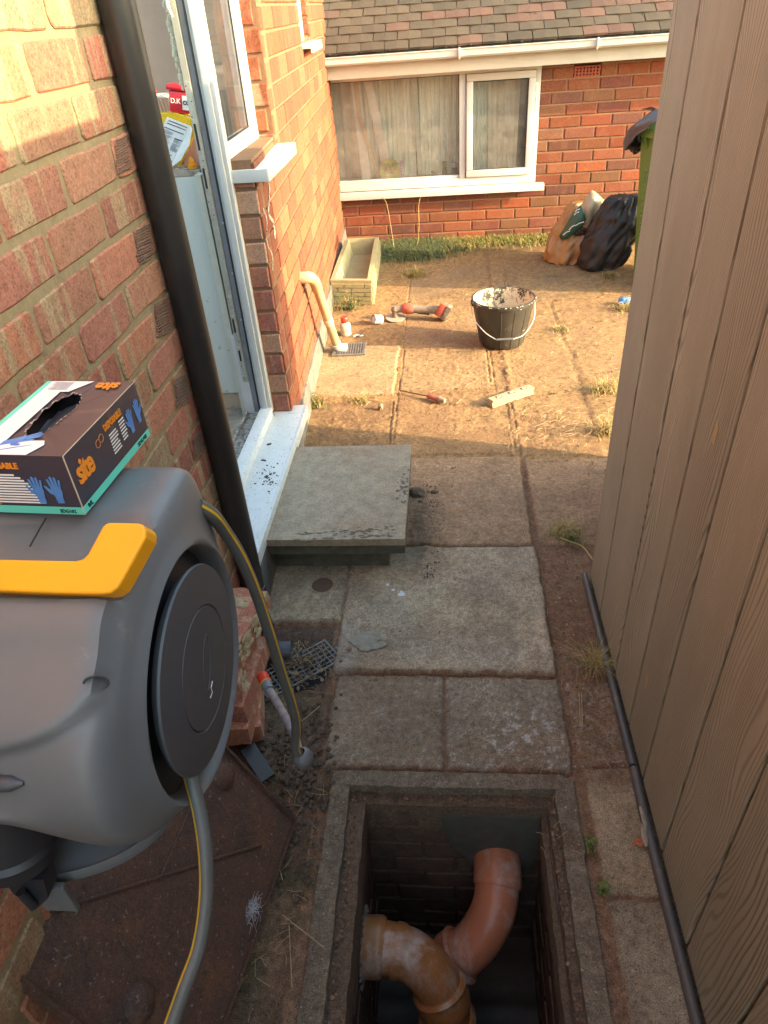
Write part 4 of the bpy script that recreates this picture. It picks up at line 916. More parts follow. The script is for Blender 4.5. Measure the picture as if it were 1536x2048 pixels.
g = MB(); g.tube([(-.60, 1.432, .018), (-.478, 1.440, .018)], .027, 32, caps=False); g.tube([(-.60, 1.432, .018), (-.4785, 1.440, .018)], .023, 32); g.build('pipe', GP, sp_, smooth=True)
g = MB(); g.tube([(-.56, 1.4347, .018), (-.515, 1.4377, .018)], .0295, 32); g.build('collar', GP, sp_, smooth=True)

# gully grate ---------------------------------------------------------------
def grate(name, c, w_, l_, ang, nx_, ny_, bar_, lab, mat, border=.008, hh=.008, tilt=0):
    t = thing(name, lab, 'drain grate', tuple(c)); M = Matrix.Translation(c) @ Matrix.Rotation(ang, 4, 'Z') @ Matrix.Rotation(tilt, 4, 'X')
    g = MB(); h = hh
    for (a, b_) in (((-w_ / 2, -l_ / 2, -h), (w_ / 2, -l_ / 2 + border, 0)), ((-w_ / 2, l_ / 2 - border, -h), (w_ / 2, l_ / 2, 0)), ((-w_ / 2, -l_ / 2 + border, -h), (-w_ / 2 + border, l_ / 2 - border, 0)), ((w_ / 2 - border, -l_ / 2 + border, -h), (w_ / 2, l_ / 2 - border, 0))):
        g.box(a, b_, M=M, bev=.001)
    g.build('border', mat, t)
    g = MB()
    for i in range(1, nx_):
        x = -w_ / 2 + w_ * i / nx_; g.box((x - bar_ / 2, -l_ / 2 + border, -h), (x + bar_ / 2, l_ / 2 - border, -.0008), M=M)
    for i in range(1, ny_):
        y = -l_ / 2 + l_ * i / ny_; g.box((-w_ / 2 + border, y - bar_ / 2, -h + .0005), (w_ / 2 - border, y + bar_ / 2, -.0014), M=M)
    g.build('bars', mat, t)
    return t
GRM = pmat('grate_plastic', (.10, .11, .125), (.15, .15, .15), 40, .5, .1, dirt=(.22, .18, .14), dirt_amt=.25, dscale=30)
grate('gully_grate', Vector((-.452, 1.385, -.001)), .25, .105, rad(38), 15, 6, .0032, 'grey square-holed gully grate half buried in leaves beside the brick stack', GRM, .006, .006)
g = MB(); g.box((-.56, 1.31, -.045), (-.37, 1.47, -.03)); g.build('gully_pit', BLACKSEAL, D.objects['gully_grate'])
GRF = pmat('grate_iron', (.16, .155, .15), (.10, .10, .10), 40, .5, .1, dirt=(.32, .26, .18), dirt_amt=.2, dscale=30)
grate('drain_grate', Vector((-.545, 3.715, .020)), .185, .165, rad(2), 13, 10, .0042, 'grey drain grate set in smooth cement under the cream waste pipe', GRF, .010, .008)
g = MB(); g.box((-.635, 3.635, .0125), (-.455, 3.795, .0135)); g.build('grate_void', BLACKSEAL, D.objects['drain_grate'])

# rusty plate leaning on the wall ---------------------------------------------
pA, pB, pC, pD_ = Vector((-.645, 1.000, .395)), Vector((-.378, .905, .004)), Vector((-.372, .44, .004)), Vector((-.645, .40, .405))
rp = thing('rusty_iron_cover', 'rusty brown iron drain cover leaning on the near wall below the hose reel', 'drain cover', (-.5, .7, 0))
RUST = pmat('rust_iron', (.105, .048, .032), (.058, .034, .027), 14, .65, .9, .004, dirt=(.16, .065, .028), dirt_amt=.25, dscale=7, spec=.4, speck=((.16, .12, .10), 120), grain=.45)
ex = (pB - pA); ey = (pD_ - pA); nrm_ = ex.cross(ey).normalized()
if nrm_.x < 0: nrm_ = -nrm_
Wd, Ld = ex.length, ey.length; MR = frame(pA, ex, ey); 
if MR.col[2].to_3d().dot(nrm_) < 0: pass
zs = 1 if MR.col[2].to_3d().dot(nrm_) > 0 else -1
g = MB(); g.box((0, 0, -.012 * zs), (Wd, Ld, 0), M=MR, bev=.002); g.build('plate', RUST, rp)
g = MB()
for (a, b_) in (((0, 0), (Wd, .006)), ((0, Ld - .006), (Wd, Ld)), ((0, .0065), (.006, Ld - .0065)), ((Wd - .006, .0065), (Wd, Ld - .0065))):
    g.box((a[0], a[1], .0002 * zs), (b_[0], b_[1], .008 * zs), M=MR, bev=.001)
g.build('rim', RUST, rp)
g = MB()
def rib(x0_, y0_, x1_, y1_):
    a = MR @ Vector((x0_, y0_, .001 * zs)); b_ = MR @ Vector((x1_, y1_, .001 * zs)); g.tube([a, b_], .0038, 8)
rib(Wd * .86, Ld * .20, .02, Ld * .93); rib(Wd * .42, .02, Wd * .47, Ld * .56)
g.build('rib', RUST, rp, smooth=True)
for (x, y, r_) in ((Wd * .52, Ld * .10, .032), (Wd * .62, Ld * .86, .032)):
    g = MB(); c = MR @ Vector((x, y, .0005 * zs)); g.lathe([(r_, 0), (r_ * .92, .006), (r_ * .7, .014), (r_ * .4, .018), (.0001, .019)], c, nrm_, 28); g.build('boss', RUST, rp, smooth=True)
g = MB(); c0 = MR @ Vector((Wd * .93, Ld * .42, .004 * zs))
for k in range(90):
    a = [c0 + Vector((random.gauss(0, .007), random.gauss(0, .010), random.gauss(0, .003)))]
    for q in range(3): a.append(a[-1] + Vector((random.gauss(0, .006), random.gauss(0, .008), random.gauss(0, .003))))
    g.tube(a, .00035, 3, caps=False)
tag(g.build('fluff', pmat('white_fluff', (.55, .55, .60), None, 50, .9, 0)), 'small tuft of white fibre caught on the rusty cover edge', 'fluff')

# brick stack -----------------------------------------------------------------
BRK = brick_mat('loose_brick', (.36, .15, .10), (.50, .38, .25), (30, 30, 9), .55, .5)
bs_spec = [((-.575, 1.235, 0), 12, (.24, .105, .062), 'reddish brick at the foot of the loose brick stack'),
           ((-.572, 1.190, .0625), 4, (.24, .105, .062), 'smooth orange brick second from the bottom of the stack'),
           ((-.562, 1.215, .125), -3, (.24, .105, .062), 'reddish brick in the middle of the stack, under the mortared ones'),
           ((-.590, 1.220, .1875), 8, (.24, .105, .064), 'brick edged with old mortar, second from the top of the stack'),
           ((-.555, 1.275, .252), -9, (.21, .100, .066), 'broken pale brick crusted with mortar on top of the stack')]
for i, (p, an, sz, lb) in enumerate(bs_spec):
    g = MB(); M = Matrix.Translation(Vector(p)) @ Matrix.Rotation(rad(90 + an), 4, 'Z')
    bm = bmesh.new(); bmesh.ops.create_cube(bm, size=1.0); bmesh.ops.subdivide_edges(bm, edges=bm.edges[:], cuts=10, use_grid_fill=True)
    amp = .0022 if i < 3 else (.005 if i == 3 else .009)
    for vt in bm.verts:
        c = vt.co; c.x *= sz[0]; c.y *= sz[1]; c.z = (c.z + .5) * sz[2]
        d = mnoise.noise_vector(c * 22 + Vector((i * 7, 0, 0))) * amp; d.z *= (.5 if abs(c.z - sz[2]) < .001 and i == 4 else .15); vt.co += d
    bm.transform(M); g.add([v.co for v in bm.verts], [[v.index for v in f.verts] for f in bm.faces], col=((.44, .20, .13) if i in (1,) else (.38, .16, .11))); bm.free()
    if i >= 3:
        g.m = 1
        for k in range(26 if i == 3 else 46):
            side = random.random(); q = Vector((random.uniform(-.5, .5) * sz[0], -.5 * sz[1] if side < .6 else random.uniform(-.5, .5) * sz[1], random.uniform(.05, .95) * sz[2] if side < .6 else (sz[2] if i == 4 else 0)))
            g.rocks(M @ q, random.uniform(.006, .015), 2, (1.3, .35 if side < .6 else 1.2, 1 if side < .6 else .3), .5, rot=M.to_3x3().to_4x4())
    tag(g.build('loose_brick', [BRK, pmat('crust_mortar', (.46, .38, .24), (.36, .27, .17), 50, .95, .8)], smooth=30), lb, 'brick', 'loose bricks stacked by the downpipe')
g = MB(); g.box((-.052, -.02, 0), (.052, .02, .012), M=Matrix.Translation((-.500, 1.05, .012)) @ Matrix.Rotation(rad(-48), 4, 'Z') @ Matrix.Rotation(rad(14), 4, 'Y'), bev=.001)
tag(g.build('plastic_offcut', pmat('dark_plastic', (.035, .037, .045), None, 20, .4, .02)), 'dark grey flat plastic offcut lying at the foot of the brick stack', 'offcut')

# ------------------------------------------------------------------ hose reel
REEL = pmat('reel_grey', (.128, .138, .152), (.116, .126, .140), 5, .42, .05, .0008, dirt=(.22, .215, .205), dirt_amt=.05, dscale=30)
REELD = pmat('reel_dark_grey', (.060, .064, .076), (.053, .057, .067), 6, .45, .05, .0008)
REELB = pmat('reel_black', (.022, .024, .032), (.018, .019, .026), 9, .4, .04)
YEL = pmat('reel_yellow', (.82, .37, .008), (.78, .34, .006), 8, .45, .02)
re_ = thing('hose_reel', 'big grey wall-mounted hose reel with an orange-yellow handle and round side disc', 'hose reel', (-.62, .49, 1.0))
CY, CZ = .500, 1.02
prof = [(.645, 1.176), (.664, 1.130), (.668, 1.06), (.654, .975), (.618, .905), (.56, .868), (.485, .862), (.42, .884), (.368, .918), (.326, .960), (.304, 1.01), (.303, 1.06), (.330, 1.112), (.385, 1.148), (.420, 1.172), (.50, 1.184), (.58, 1.184)]
def closed_spline(pts, n):
    P = [Vector((p[0], p[1], 0)) for p in pts]; m_ = len(P); out = []
    for i in range(m_):
        a, b_, c, d = P[(i - 1) % m_], P[i], P[(i + 1) % m_], P[(i + 2) % m_]
        for k in range(n):
            t = k / n; q = .5 * ((2 * b_) + (c - a) * t + (2 * a - 5 * b_ + 4 * c - d) * t * t + (3 * b_ - a - 3 * c + d) * t ** 3); out.append((q.x, q.y))
    return out
PR = closed_spline(prof, 14); nP = len(PR)
prof2 = list(prof)
for i_, p_ in {5: (.56, .935), 6: (.485, .950), 7: (.42, .962), 8: (.362, .982), 9: (.318, 1.010), 10: (.298, 1.045)}.items(): prof2[i_] = p_
PR2 = closed_spline(prof2, 14)
DY, DZ = .500, 1.007                                  # disc centre
def onbody(u, v_):
    # nearest front surface of the body profile seen at this pixel (front shell, constant section)
    d = Vector(ray(u, v_)); best = None; bi = 0
    for i in range(nP):
        y0_, z0_ = PR[i]; y1_, z1_ = PR[(i + 1) % nP]
        ey_, ez_ = y1_ - y0_, z1_ - z0_; den = d.y * ez_ - d.z * ey_
        if abs(den) < 1e-9: continue
        t = (y0_ * ez_ - (z0_ - CAMZ) * ey_) / den; s = ((t * d.y - y0_) * ey_ + (CAMZ + t * d.z - z0_) * ez_) / (ey_ ** 2 + ez_ ** 2)
        if 0 <= s <= 1 and t > 0 and (best is None or t < best): best = t; bi = i + s
    global LASTP; LASTP = bi; return Vector((0, 0, CAMZ)) + d * (best or .7)
SEGL = [math.hypot(PR[(i + 1) % nP][0] - PR[i][0], PR[(i + 1) % nP][1] - PR[i][1]) for i in range(nP)]; CUM = np.concatenate([[0], np.cumsum(SEGL)])
def arc(par): i = int(par) % nP; return CUM[i] + (par - int(par)) * SEGL[i]
def pxpoly(pl_):
    out = []
    for (u, v_) in pl_:
        p = onbody(u, v_); out.append((p.x, arc(LASTP)))
    return out
def inside_sd(pt, poly):
    x, y = pt; ins = False; dm = 9
    for i in range(len(poly)):
        x0, y0 = poly[i]; x1, y1 = poly[(i + 1) % len(poly)]
        if (y0 > y) != (y1 > y) and x < (x1 - x0) * (y - y0) / (y1 - y0 + 1e-12) + x0: ins = not ins
        L2 = (x1 - x0) ** 2 + (y1 - y0) ** 2; t = max(0, min(1, ((x - x0) * (x1 - x0) + (y - y0) * (y1 - y0)) / (L2 + 1e-12))); dm = min(dm, math.hypot(x - x0 - t * (x1 - x0), y - y0 - t * (y1 - y0)))
    return dm if ins else -dm
PANEL = pxpoly([(-60, 1196), (150, 1200), (225, 1203), (262, 1196), (290, 1180), (272, 1235), (250, 1290), (228, 1345), (205, 1395), (170, 1432), (120, 1468), (60, 1492), (0, 1504), (-60, 1510)])
PANEL = [(-.70, PANEL[0][1])] + PANEL + [(-.70, PANEL[-1][1])]
HSHELF = pxpoly([(-60, 1030), (200, 1022), (232, 1026), (300, 1036), (316, 1060), (306, 1090), (284, 1140), (262, 1178), (236, 1200), (205, 1206), (-60, 1196)])
HSHELF = [(-.70, HSHELF[0][1])] + HSHELF + [(-.70, HSHELF[-1][1])]
def sect(x, s, cy=CY, cz=CZ, blend=0.0, r_=.15):
    out = []
    kx = min(1, max(0, (-.315 - x) / .075)); kx = kx * kx * (3 - 2 * kx)
    for (y1_, z1_), (y2_, z2_) in zip(PR, PR2):
        y, z = y1_ * (1 - kx) + y2_ * kx, z1_ * (1 - kx) + z2_ * kx
        a = math.atan2(z - DZ, y - DY); cyy, czz = DY + r_ * math.cos(a), DZ + r_ * math.sin(a)
        yy, zz = cy + (y - cy) * s, cz + (z - cz) * s
        out.append(Vector((x, yy * (1 - blend) + cyy * blend, zz * (1 - blend) + czz * blend)))
    return out
secs = [(-.66, .90, 0), (-.64, .96, 0), (-.62, .99, 0)] + [(float(x_), 1.0, 0) for x_ in np.arange(-.60, -.3199, .007)] + [(-.313, 1.0, 0), (-.305, .998, .0), (-.299, .993, .0), (-.293, .985, .01), (-.288, .972, .05), (-.284, .96, .16), (-.281, .955, .34), (-.279, .95, .56), (-.276, .95, .78), (-.272, .95, .93), (-.271, .95, 1.0)]
g = MB(); V_ = []
for (x, s, bl) in secs: V_ += sect(x, s, blend=bl, r_=.138)
for (x, r_) in ((-.2735, .1345), (-.290, .131), (-.312, .128)): V_ += sect(x, 1, blend=1.0, r_=r_)
V_ += [Vector((-.312, DY, DZ))]
ns = len(secs) + 3; F_ = []
for i in range(ns - 1):
    for k in range(nP): F_.append((i * nP + k, i * nP + (k + 1) % nP, (i + 1) * nP + (k + 1) % nP, (i + 1) * nP + k))
for k in range(nP): F_.append(((ns - 1) * nP + k, (ns - 1) * nP + (k + 1) % nP, ns * nP))
F_.append(tuple(range(nP)))
for si in range(len(secs)):
    if secs[si][0] > -.289: break
    for k in range(nP):
        if PR[k][0] > .60 or PR[k][1] < .88: continue
        q_ = (secs[si][0], CUM[k]); a_ = PR[(k - 1) % nP]; b_ = PR[(k + 1) % nP]; nn2 = Vector((0, -(b_[1] - a_[1]), (b_[0] - a_[0]))).normalized()
        if nn2.dot(Vector((0, PR[k][0] - CY, PR[k][1] - CZ))) < 0: nn2 = -nn2
        d1 = inside_sd(q_, PANEL); d2 = inside_sd(q_, HSHELF); h1 = min(1, max(0, (d1 + .003) / .008)); h2 = min(1, max(0, (d2 + .002) / .009))
        V_[si * nP + k] = V_[si * nP + k] + nn2 * (.0115 * h1 * h1 * (3 - 2 * h1) - .007 * h2 * h2 * (3 - 2 * h2))
g.add(V_, F_); body = g.build('body', REEL, re_, smooth=50)
g = MB(); g.lathe([(.0001, .0), (.085, 0), (.086, .012), (.128, .012), (.131, .010)], (-.305, DY, DZ), (1, 0, 0), 64); g.build('drum', REELB, re_, smooth=True)
g = MB(); g.lathe([(.105, -.004), (.1095, .000), (.1115, .004), (.1105, .0065), (.068, .0105), (.0665, .0085), (.0655, .0105), (.0001, .0120)], (-.272, DY - .007, DZ + .010), (1, 0, 0), 80); dc = g.build('side_disc', REELD, re_, smooth=30)
g = MB()
# raised oval emblem on the disc centre
for (a0, a1) in ((0, 6.3),):
    g.tube([(-.2603, DY - .004 + .030 * math.cos(a) * math.cos(.95) - .011 * math.sin(a) * math.sin(.95), DZ + .014 + .030 * math.cos(a) * math.sin(.95) + .011 * math.sin(a) * math.cos(.95)) for a in np.linspace(0, 6.2832, 30)], .0005, 6, caps=False)
g.build('emblem_ring', REELD, re_, smooth=True)
# yellow handle
hz = lambda u, v_, off: None
Pn = Vector((0, .405, 1.168)); nn = Vector((0, -.62, .78)).normalized()
def onplane(u, v_, off=0.0):
    d = Vector(ray(u, v_)); C0 = Vector((0, 0, CAMZ)); t = (Pn + nn * off - C0).dot(nn) / d.dot(nn); return C0 + d * t
hpts = [(-90, 1117), (150, 1122), (166, 1118), (176, 1108), (206, 1052), (216, 1045), (276, 1046), (288, 1050), (293, 1062), (292, 1076), (270, 1116), (246, 1160), (236, 1176), (222, 1186), (203, 1189), (120, 1187), (-90, 1179)]
top_ = [onplane(u, v_, .012) for u, v_ in hpts]; ctr = sum(top_, Vector()) / len(top_)
g = MB(); n_ = len(hpts); low = [p - nn * .022 for p in top_]
ins = []
for i, p in enumerate(top_):
    a = top_[(i - 1) % n_]; c = top_[(i + 1) % n_]; e1 = (p - a).normalized(); e2 = (c - p).normalized(); m_ = (nn.cross(e1) + nn.cross(e2)); m_.normalize(); ins.append((p, m_))
g.add([p + nn * .001 for p in top_] + low, [tuple(range(n_))] + [(i, (i + 1) % n_, (i + 1) % n_ + n_, i + n_) for i in range(n_)])
hnd = g.build('handle', YEL, re_)
bv = hnd.modifiers.new('b', 'BEVEL'); bv.width = .003; bv.segments = 3; bv.limit_method = 'ANGLE'
# seams, screw recess
g = MB()
c_ = onbody(205, 1338)
for pl_ in ([(14, 1206), (6, 1260), (-6, 1330)], [(92, 1036), (78, 1060), (60, 1092)]):
    g = MB(); g.tube([onbody(u, v_) + Vector((0, -.0105, .002)) * (1 if v_ > 1190 else .0) + Vector((0, 0, .0)) for u, v_ in pl_], .0008, 6); g.build('seam', REELB, re_)
g = MB(); sl_ = [onbody(u, 1566) + Vector((0, -.0002, 0)) for u in (-30, 0, 25, 48)]; g.tube(sl_, [.006, .0075, .0068, .002], 14, flat=1.0); g.build('grip_slot', REELD, re_, smooth=True)
g = MB(); g.tube([onx(u, v_, -.2602) for u, v_ in ((425, 1362), (422, 1376), (425, 1384), (421, 1396))], .0004, 5); g.build('scratch', INK_W, re_); dirn = (Vector((0, 0, CAMZ)) - c_).normalized()
g = MB(); nb = Vector((.25, -.9, -.1)).normalized(); g.lathe([(.0105, .0008), (.0095, .0013), (.0085, -.001), (.005, -.003), (.0001, -.0035)], c_ + nb * .0015 + Vector((0, -.0125, 0)), nb, 24); g.build('screw_recess', REELD, re_, smooth=True)
# lower guide bowl and swivel bracket
g = MB(); bc = Vector((-.492, .462, .803))
rings = [(.132, .104, .000), (.142, .113, -.004), (.149, .119, .003), (.153, .122, -.004), (.150, .119, -.016), (.10, .08, -.034), (.001, .001, -.036)]
g2v = []; nn_ = 56
for (rx, ry, dz) in rings:
    for k in range(nn_):
        a = 2 * math.pi * k / nn_; g2v.append(bc + Vector((rx * math.cos(a), ry * math.sin(a) * .80, dz)))
fs = [(i * nn_ + k, i * nn_ + (k + 1) % nn_, (i + 1) * nn_ + (k + 1) % nn_, (i + 1) * nn_ + k) for i in range(len(rings) - 1) for k in range(nn_)] + [tuple(range(nn_))]
g.add(g2v, fs); g.build('lower_shell', REEL, re_, smooth=45)
g = MB(); nk = Vector((-.490, .525, .775)); V2 = []
for (rx, ry, dz) in ((.172, .095, .0), (.168, .090, .04), (.170, .088, .08), (.178, .105, .12), (.185, .13, .15), (.19, .14, .20)):
    for k in range(nn_):
        a = 2 * math.pi * k / nn_; V2.append(nk + Vector((rx * math.cos(a), ry * math.sin(a), dz)))
g.add(V2, [(i * nn_ + k, i * nn_ + (k + 1) % nn_, (i + 1) * nn_ + (k + 1) % nn_, (i + 1) * nn_ + k) for i in range(5) for k in range(nn_)] + [tuple(range(nn_))]); g.build('neck', REEL, re_, smooth=45)
br = at(18, 1650, .74)
g = MB(); g.lathe([(.0001, .070), (.030, .070), (.040, .060), (.046, .02), (.050, .0), (.0505, -.004), (.047, -.006), (.0505, -.010), (.047, -.012), (.0505, -.016), (.047, -.018), (.045, -.040), (.0001, -.040)], br, (.1, .12, 1), 44); g.build('swivel', REELB, re_, smooth=30)
cl = at(62, 1778, .76); g = MB(); g.prism([cl + Vector(v_) for v_ in ((-.024, 0, .018), (.022, 0, .022), (.018, -.004, -.010), (0, -.006, -.030), (-.020, -.004, -.006))], (0, .022, 0)); g.tube([cl + Vector((-.004, -.008, .01)), cl + Vector((.002, -.010, -.018))], .005, 10); g.build('clip', REELB, re_)
g = MB(); g.box((-.65, .44, .90), (-.60, .60, 1.10), bev=.006); g.build('wall_bracket', REELB, re_)
wf = at(112, 1795, .80); g = MB(); g.box(wf + Vector((-.02, -.004, -.025)), wf + Vector((.02, .004, .03)), bev=.002); g.build('bracket_foot', REEL, re_)

# hoses ---------------------------------------------------------------------
HOSE = pmat('hose_grey', (.105, .108, .102), (.085, .088, .086), 30, .45, .04, dirt=(.18, .16, .13), dirt_amt=.08, dscale=30)
HSTR = pmat('hose_yellow', (.62, .38, .015), (.55, .33, .015), 30, .5, .02)
g = MB(); g.tube(smoothpath([at(372, 1500, .74), at(380, 1548, .735), at(398, 1620, .73), at(410, 1700, .72), at(412, 1790, .715), at(398, 1890, .705), at(368, 1975, .69), at(335, 2070, .68), at(300, 2180, .66)], 8), .0076, 32, stripes=(6, 7, 22, 23), up=(.3, .2, 1))
tag(g.build('hose', [HOSE, HSTR], smooth=True), 'grey hose with yellow stripes hanging down from under the reel disc in the foreground', 'hose')
h2 = thing('hose_end', 'grey yellow-striped hose looping down behind the reel to a round ball stop', 'hose', tuple(at(605, 1515, 1.24)))
g = MB(); g.tube(smoothpath([at(395, 1010, .80), at(425, 1030, .82), at(452, 1066, .86), (at(482, 1115, .90)), at(512, 1185, .95), at(540, 1270, 1.01), at(563, 1345, 1.08), at(583, 1405, 1.14), at(592, 1450, 1.19), at(590, 1492, 1.23), at(596, 1512, 1.245)], 8), .0082, 32, stripes=(5, 6, 21, 22), up=(.2, .2, 1)); g.build('hose', [HOSE, HSTR], h2, smooth=True)
g = MB(); bc_ = at(606, 1516, 1.25); axb = (at(590, 1490, 1.23) - bc_).normalized()
g.lathe([(.0095, .0165), (.012, .0155), (.0165, .010), (.0192, 0), (.0165, -.010), (.010, -.0165), (.0001, -.019)], bc_, axb, 36); g.build('ball_stop', pmat('ball_grey', (.13, .13, .145), (.11, .11, .12), 20, .4, .03), h2, smooth=True)
g = MB(); g.tube(smoothpath([at(598, 1508, 1.25), at(588, 1470, 1.30), at(568, 1430, 1.37), at(548, 1395, 1.44), at(536, 1376, 1.47)], 8), .0085, 32, stripes=(4, 5, 20, 21), up=(.2, .2, 1)); g.build('return_hose', [pmat('hose_light', (.30, .29, .29), (.16, .15, .2), 50, .5, .05), HSTR], h2, smooth=True)
g = MB(); a0, a1 = at(538, 1380, 1.46), at(524, 1350, 1.50); g.tube([a0, a0.lerp(a1, .4)], [.0105, .012], 24); g.build('connector', pmat('connector_grey', (.16, .20, .26), None, 20, .4, .02), h2, smooth=True)
g = MB(); g.tube([a0.lerp(a1, .42), a0.lerp(a1, .95)], [.0130, .0125], 24); g.build('connector_ring', pmat('connector_red', (.60, .04, .02), None, 20, .4, .02), h2, smooth=True)
g = MB(); g.tube([a0.lerp(a1, .38), a0.lerp(a1, .42)], .0134, 24); g.build('connector_band', HSTR, h2, smooth=True)

# ------------------------------------------------------------------ box of gloves
zb = 1.1905
B0, B1 = onz(171, 1030, zb), onz(300, 870, zb)
ly = (B1 - B0); ly.z = 0; Lb = ly.length; ly.normalize(); lx = Vector((-ly.y, ly.x, 0)); Wb = .105; Hb = .068
gb = thing('glove_box', 'opened cardboard box of disposable blue gloves lying on top of the hose reel', 'box', tuple(B0))
PURP = pmat('dark_card', (.040, .034, .052), (.050, .042, .058), 8, .38, .03, .001, dirt=(.15, .11, .09), dirt_amt=.06, dscale=9)
TEAL = pmat('teal_card', (.12, .62, .50), (.11, .58, .47), 8, .4, .02); ORN = pmat('orange_print', (.80, .26, .02), None, 9, .5, 0)
WHC = pmat('white_card', (.74, .73, .74), (.70, .69, .71), 8, .4, .02); BLU = pmat('blue_glove_print', (.06, .17, .48), (.10, .27, .60), 40, .5, 0); GRC = pmat('raw_card', (.50, .42, .33), None, 40, .8, .1)
def bp(a, b_, c): return B0 + lx * a + ly * b_ + Vector((0, 0, c))       # a: away to the left, b: along, c: up
g = MB(); ext = [bp(0, 0, 0), bp(Wb, 0, 0), bp(Wb, Lb, 0), bp(0, Lb, 0)]
hole = [(.20, .72), (.24, .50), (.33, .37), (.47, .33), (.62, .36), (.76, .44), (.87, .55), (.93, .68), (.90, .78), (.80, .80), (.62, .76), (.40, .78), (.27, .80)]
# top with a torn opening
hp_ = [(.48, .20), (.60, .27), (.66, .40), (.68, .55), (.64, .68), (.56, .78), (.46, .80), (.40, .74), (.37, .62), (.36, .48), (.38, .34), (.42, .24)]
T = lambda a, b_: bp(a * Wb, b_ * Lb, Hb)
outer = [(0, 0), (.5, 0), (1, 0), (1, .25), (1, .5), (1, .75), (1, 1), (.5, 1), (0, 1), (0, .66), (0, .5), (0, .25)]
hp2 = []
cx0, cy0 = .52, .50
for (a, b_) in outer:
    an = math.atan2(b_ - cy0, a - cx0); best = min(hp_, key=lambda q: abs(math.remainder(math.atan2(q[1] - cy0, q[0] - cx0) - an, 2 * math.pi))); hp2.append(best)
nO = 48; vv_ = []; ou = []; inn_ = []
for k in range(nO):
    an = 2 * math.pi * k / nO; ca_, sa_ = math.cos(an), math.sin(an)
    t = min((((1 - cx0) / ca_) if ca_ > 0 else (-cx0 / ca_)) if abs(ca_) > 1e-6 else 9, (((1 - cy0) / sa_) if sa_ > 0 else (-cy0 / sa_)) if abs(sa_) > 1e-6 else 9)
    ou.append(T(cx0 + t * ca_, cy0 + t * sa_)); rr = random.uniform(.94, 1.06)
    inn_.append(T(cx0 + .15 * rr * ca_ * (1 + .25 * sa_), cy0 + .31 * rr * sa_) + Vector((0, 0, -.002 * random.random())))
g.add(ou + inn_, [(k, (k + 1) % nO, (k + 1) % nO + nO, k + nO) for k in range(nO)])
# add the missing box corners on the top
for cxy, ks in (((1, 1), 1), ((0, 1), 1), ((0, 0), 1), ((1, 0), 1)):
    c3 = T(*cxy); dd = sorted(range(nO), key=lambda k: (ou[k] - c3).length)[:2]; g.add([c3, ou[dd[0]], ou[dd[1]]], [(0, 1, 2)])
for (a, b_) in ((0, 1), (1, 2), (2, 3), (3, 0)):
    g.quad(ext[a], ext[b_], ext[b_] + Vector((0, 0, Hb)), ext[a] + Vector((0, 0, Hb)))
g.quad(*ext); g.build('carton', PURP, gb, fixn=False)
g = MB(); ic = [p.lerp(sum(inn_, Vector()) / nO, -.02) - Vector((0, 0, .012)) for p in inn_]; g.add(ic, [tuple(range(nO))]); g.build('opening', pmat('box_inside', (.012, .014, .02), (.03, .035, .05), 30, .6, .2), gb)
g = MB()
for k in range(nO):
    if random.random() < .55:
        p = inn_[k]; q = inn_[(k + 1) % nO]; c = (p + q) / 2 + Vector((0, 0, .0012)); g.add([p + Vector((0, 0, .0008)), q + Vector((0, 0, .0008)), c + (c - (sum(inn_, Vector()) / nO)).normalized() * random.uniform(.0008, .003)], [(0, 1, 2)])
g.build('torn_edge', GRC, gb)
def onfaceA(a0_, a1_, c0, c1, mb, e=.0005): # front face (b=0), a measured to the left
    mb.quad(bp(a0_, -e, c0), bp(a1_, -e, c0), bp(a1_, -e, c1), bp(a0_, -e, c1))
def onfaceR(b0_, b1_, c0, c1, mb, e=.0005): # right face (a=0)
    mb.quad(bp(-e, b0_, c0), bp(-e, b1_, c0), bp(-e, b1_, c1), bp(-e, b0_, c1))
g = MB(); onfaceA(0, Wb, .0005, .0095, g); onfaceR(0, Lb, .0005, .0095, g); g.quad(T(.94, .0) + Vector((0, 0, .0006)), T(1, 0) + Vector((0, 0, .0006)), T(1, 1) + Vector((0, 0, .0006)), T(.94, 1) + Vector((0, 0, .0006))); g.build('teal_band', TEAL, gb, fixn=False)
g = MB(); tz = lambda a, b_, e=.0006: T(a, b_) + Vector((0, 0, e))
g.add([tz(.938, 0), tz(.50, 0), tz(.545, .12), tz(.33, .20), tz(.37, .47), tz(.67, .55), tz(.70, .70), tz(.66, .80), tz(.60, .84), tz(.58, .995), tz(.938, .995)], [])
wt_ = [tz(.938, .0), tz(.40, .0), tz(.34, .18), tz(.42, .19), tz(.48, .175)] 
g.prism([tz(.938, .0), tz(.36, .0), tz(.28, .12), tz(.32, .17), tz(.50, .165), tz(.938, .165)], (0, 0, .0002)); g.prism([tz(.938, .166), tz(.71, .166), tz(.71, .83), tz(.938, .83)], (0, 0, .0002)); g.prism([tz(.938, .831), tz(.62, .831), tz(.45, .995), tz(.938, .995)], (0, 0, .0002))
g.v = g.v[11:]; g.f = [tuple(i - 11 for i in f) for f in g.f]
g.build('white_panel', WHC, gb)
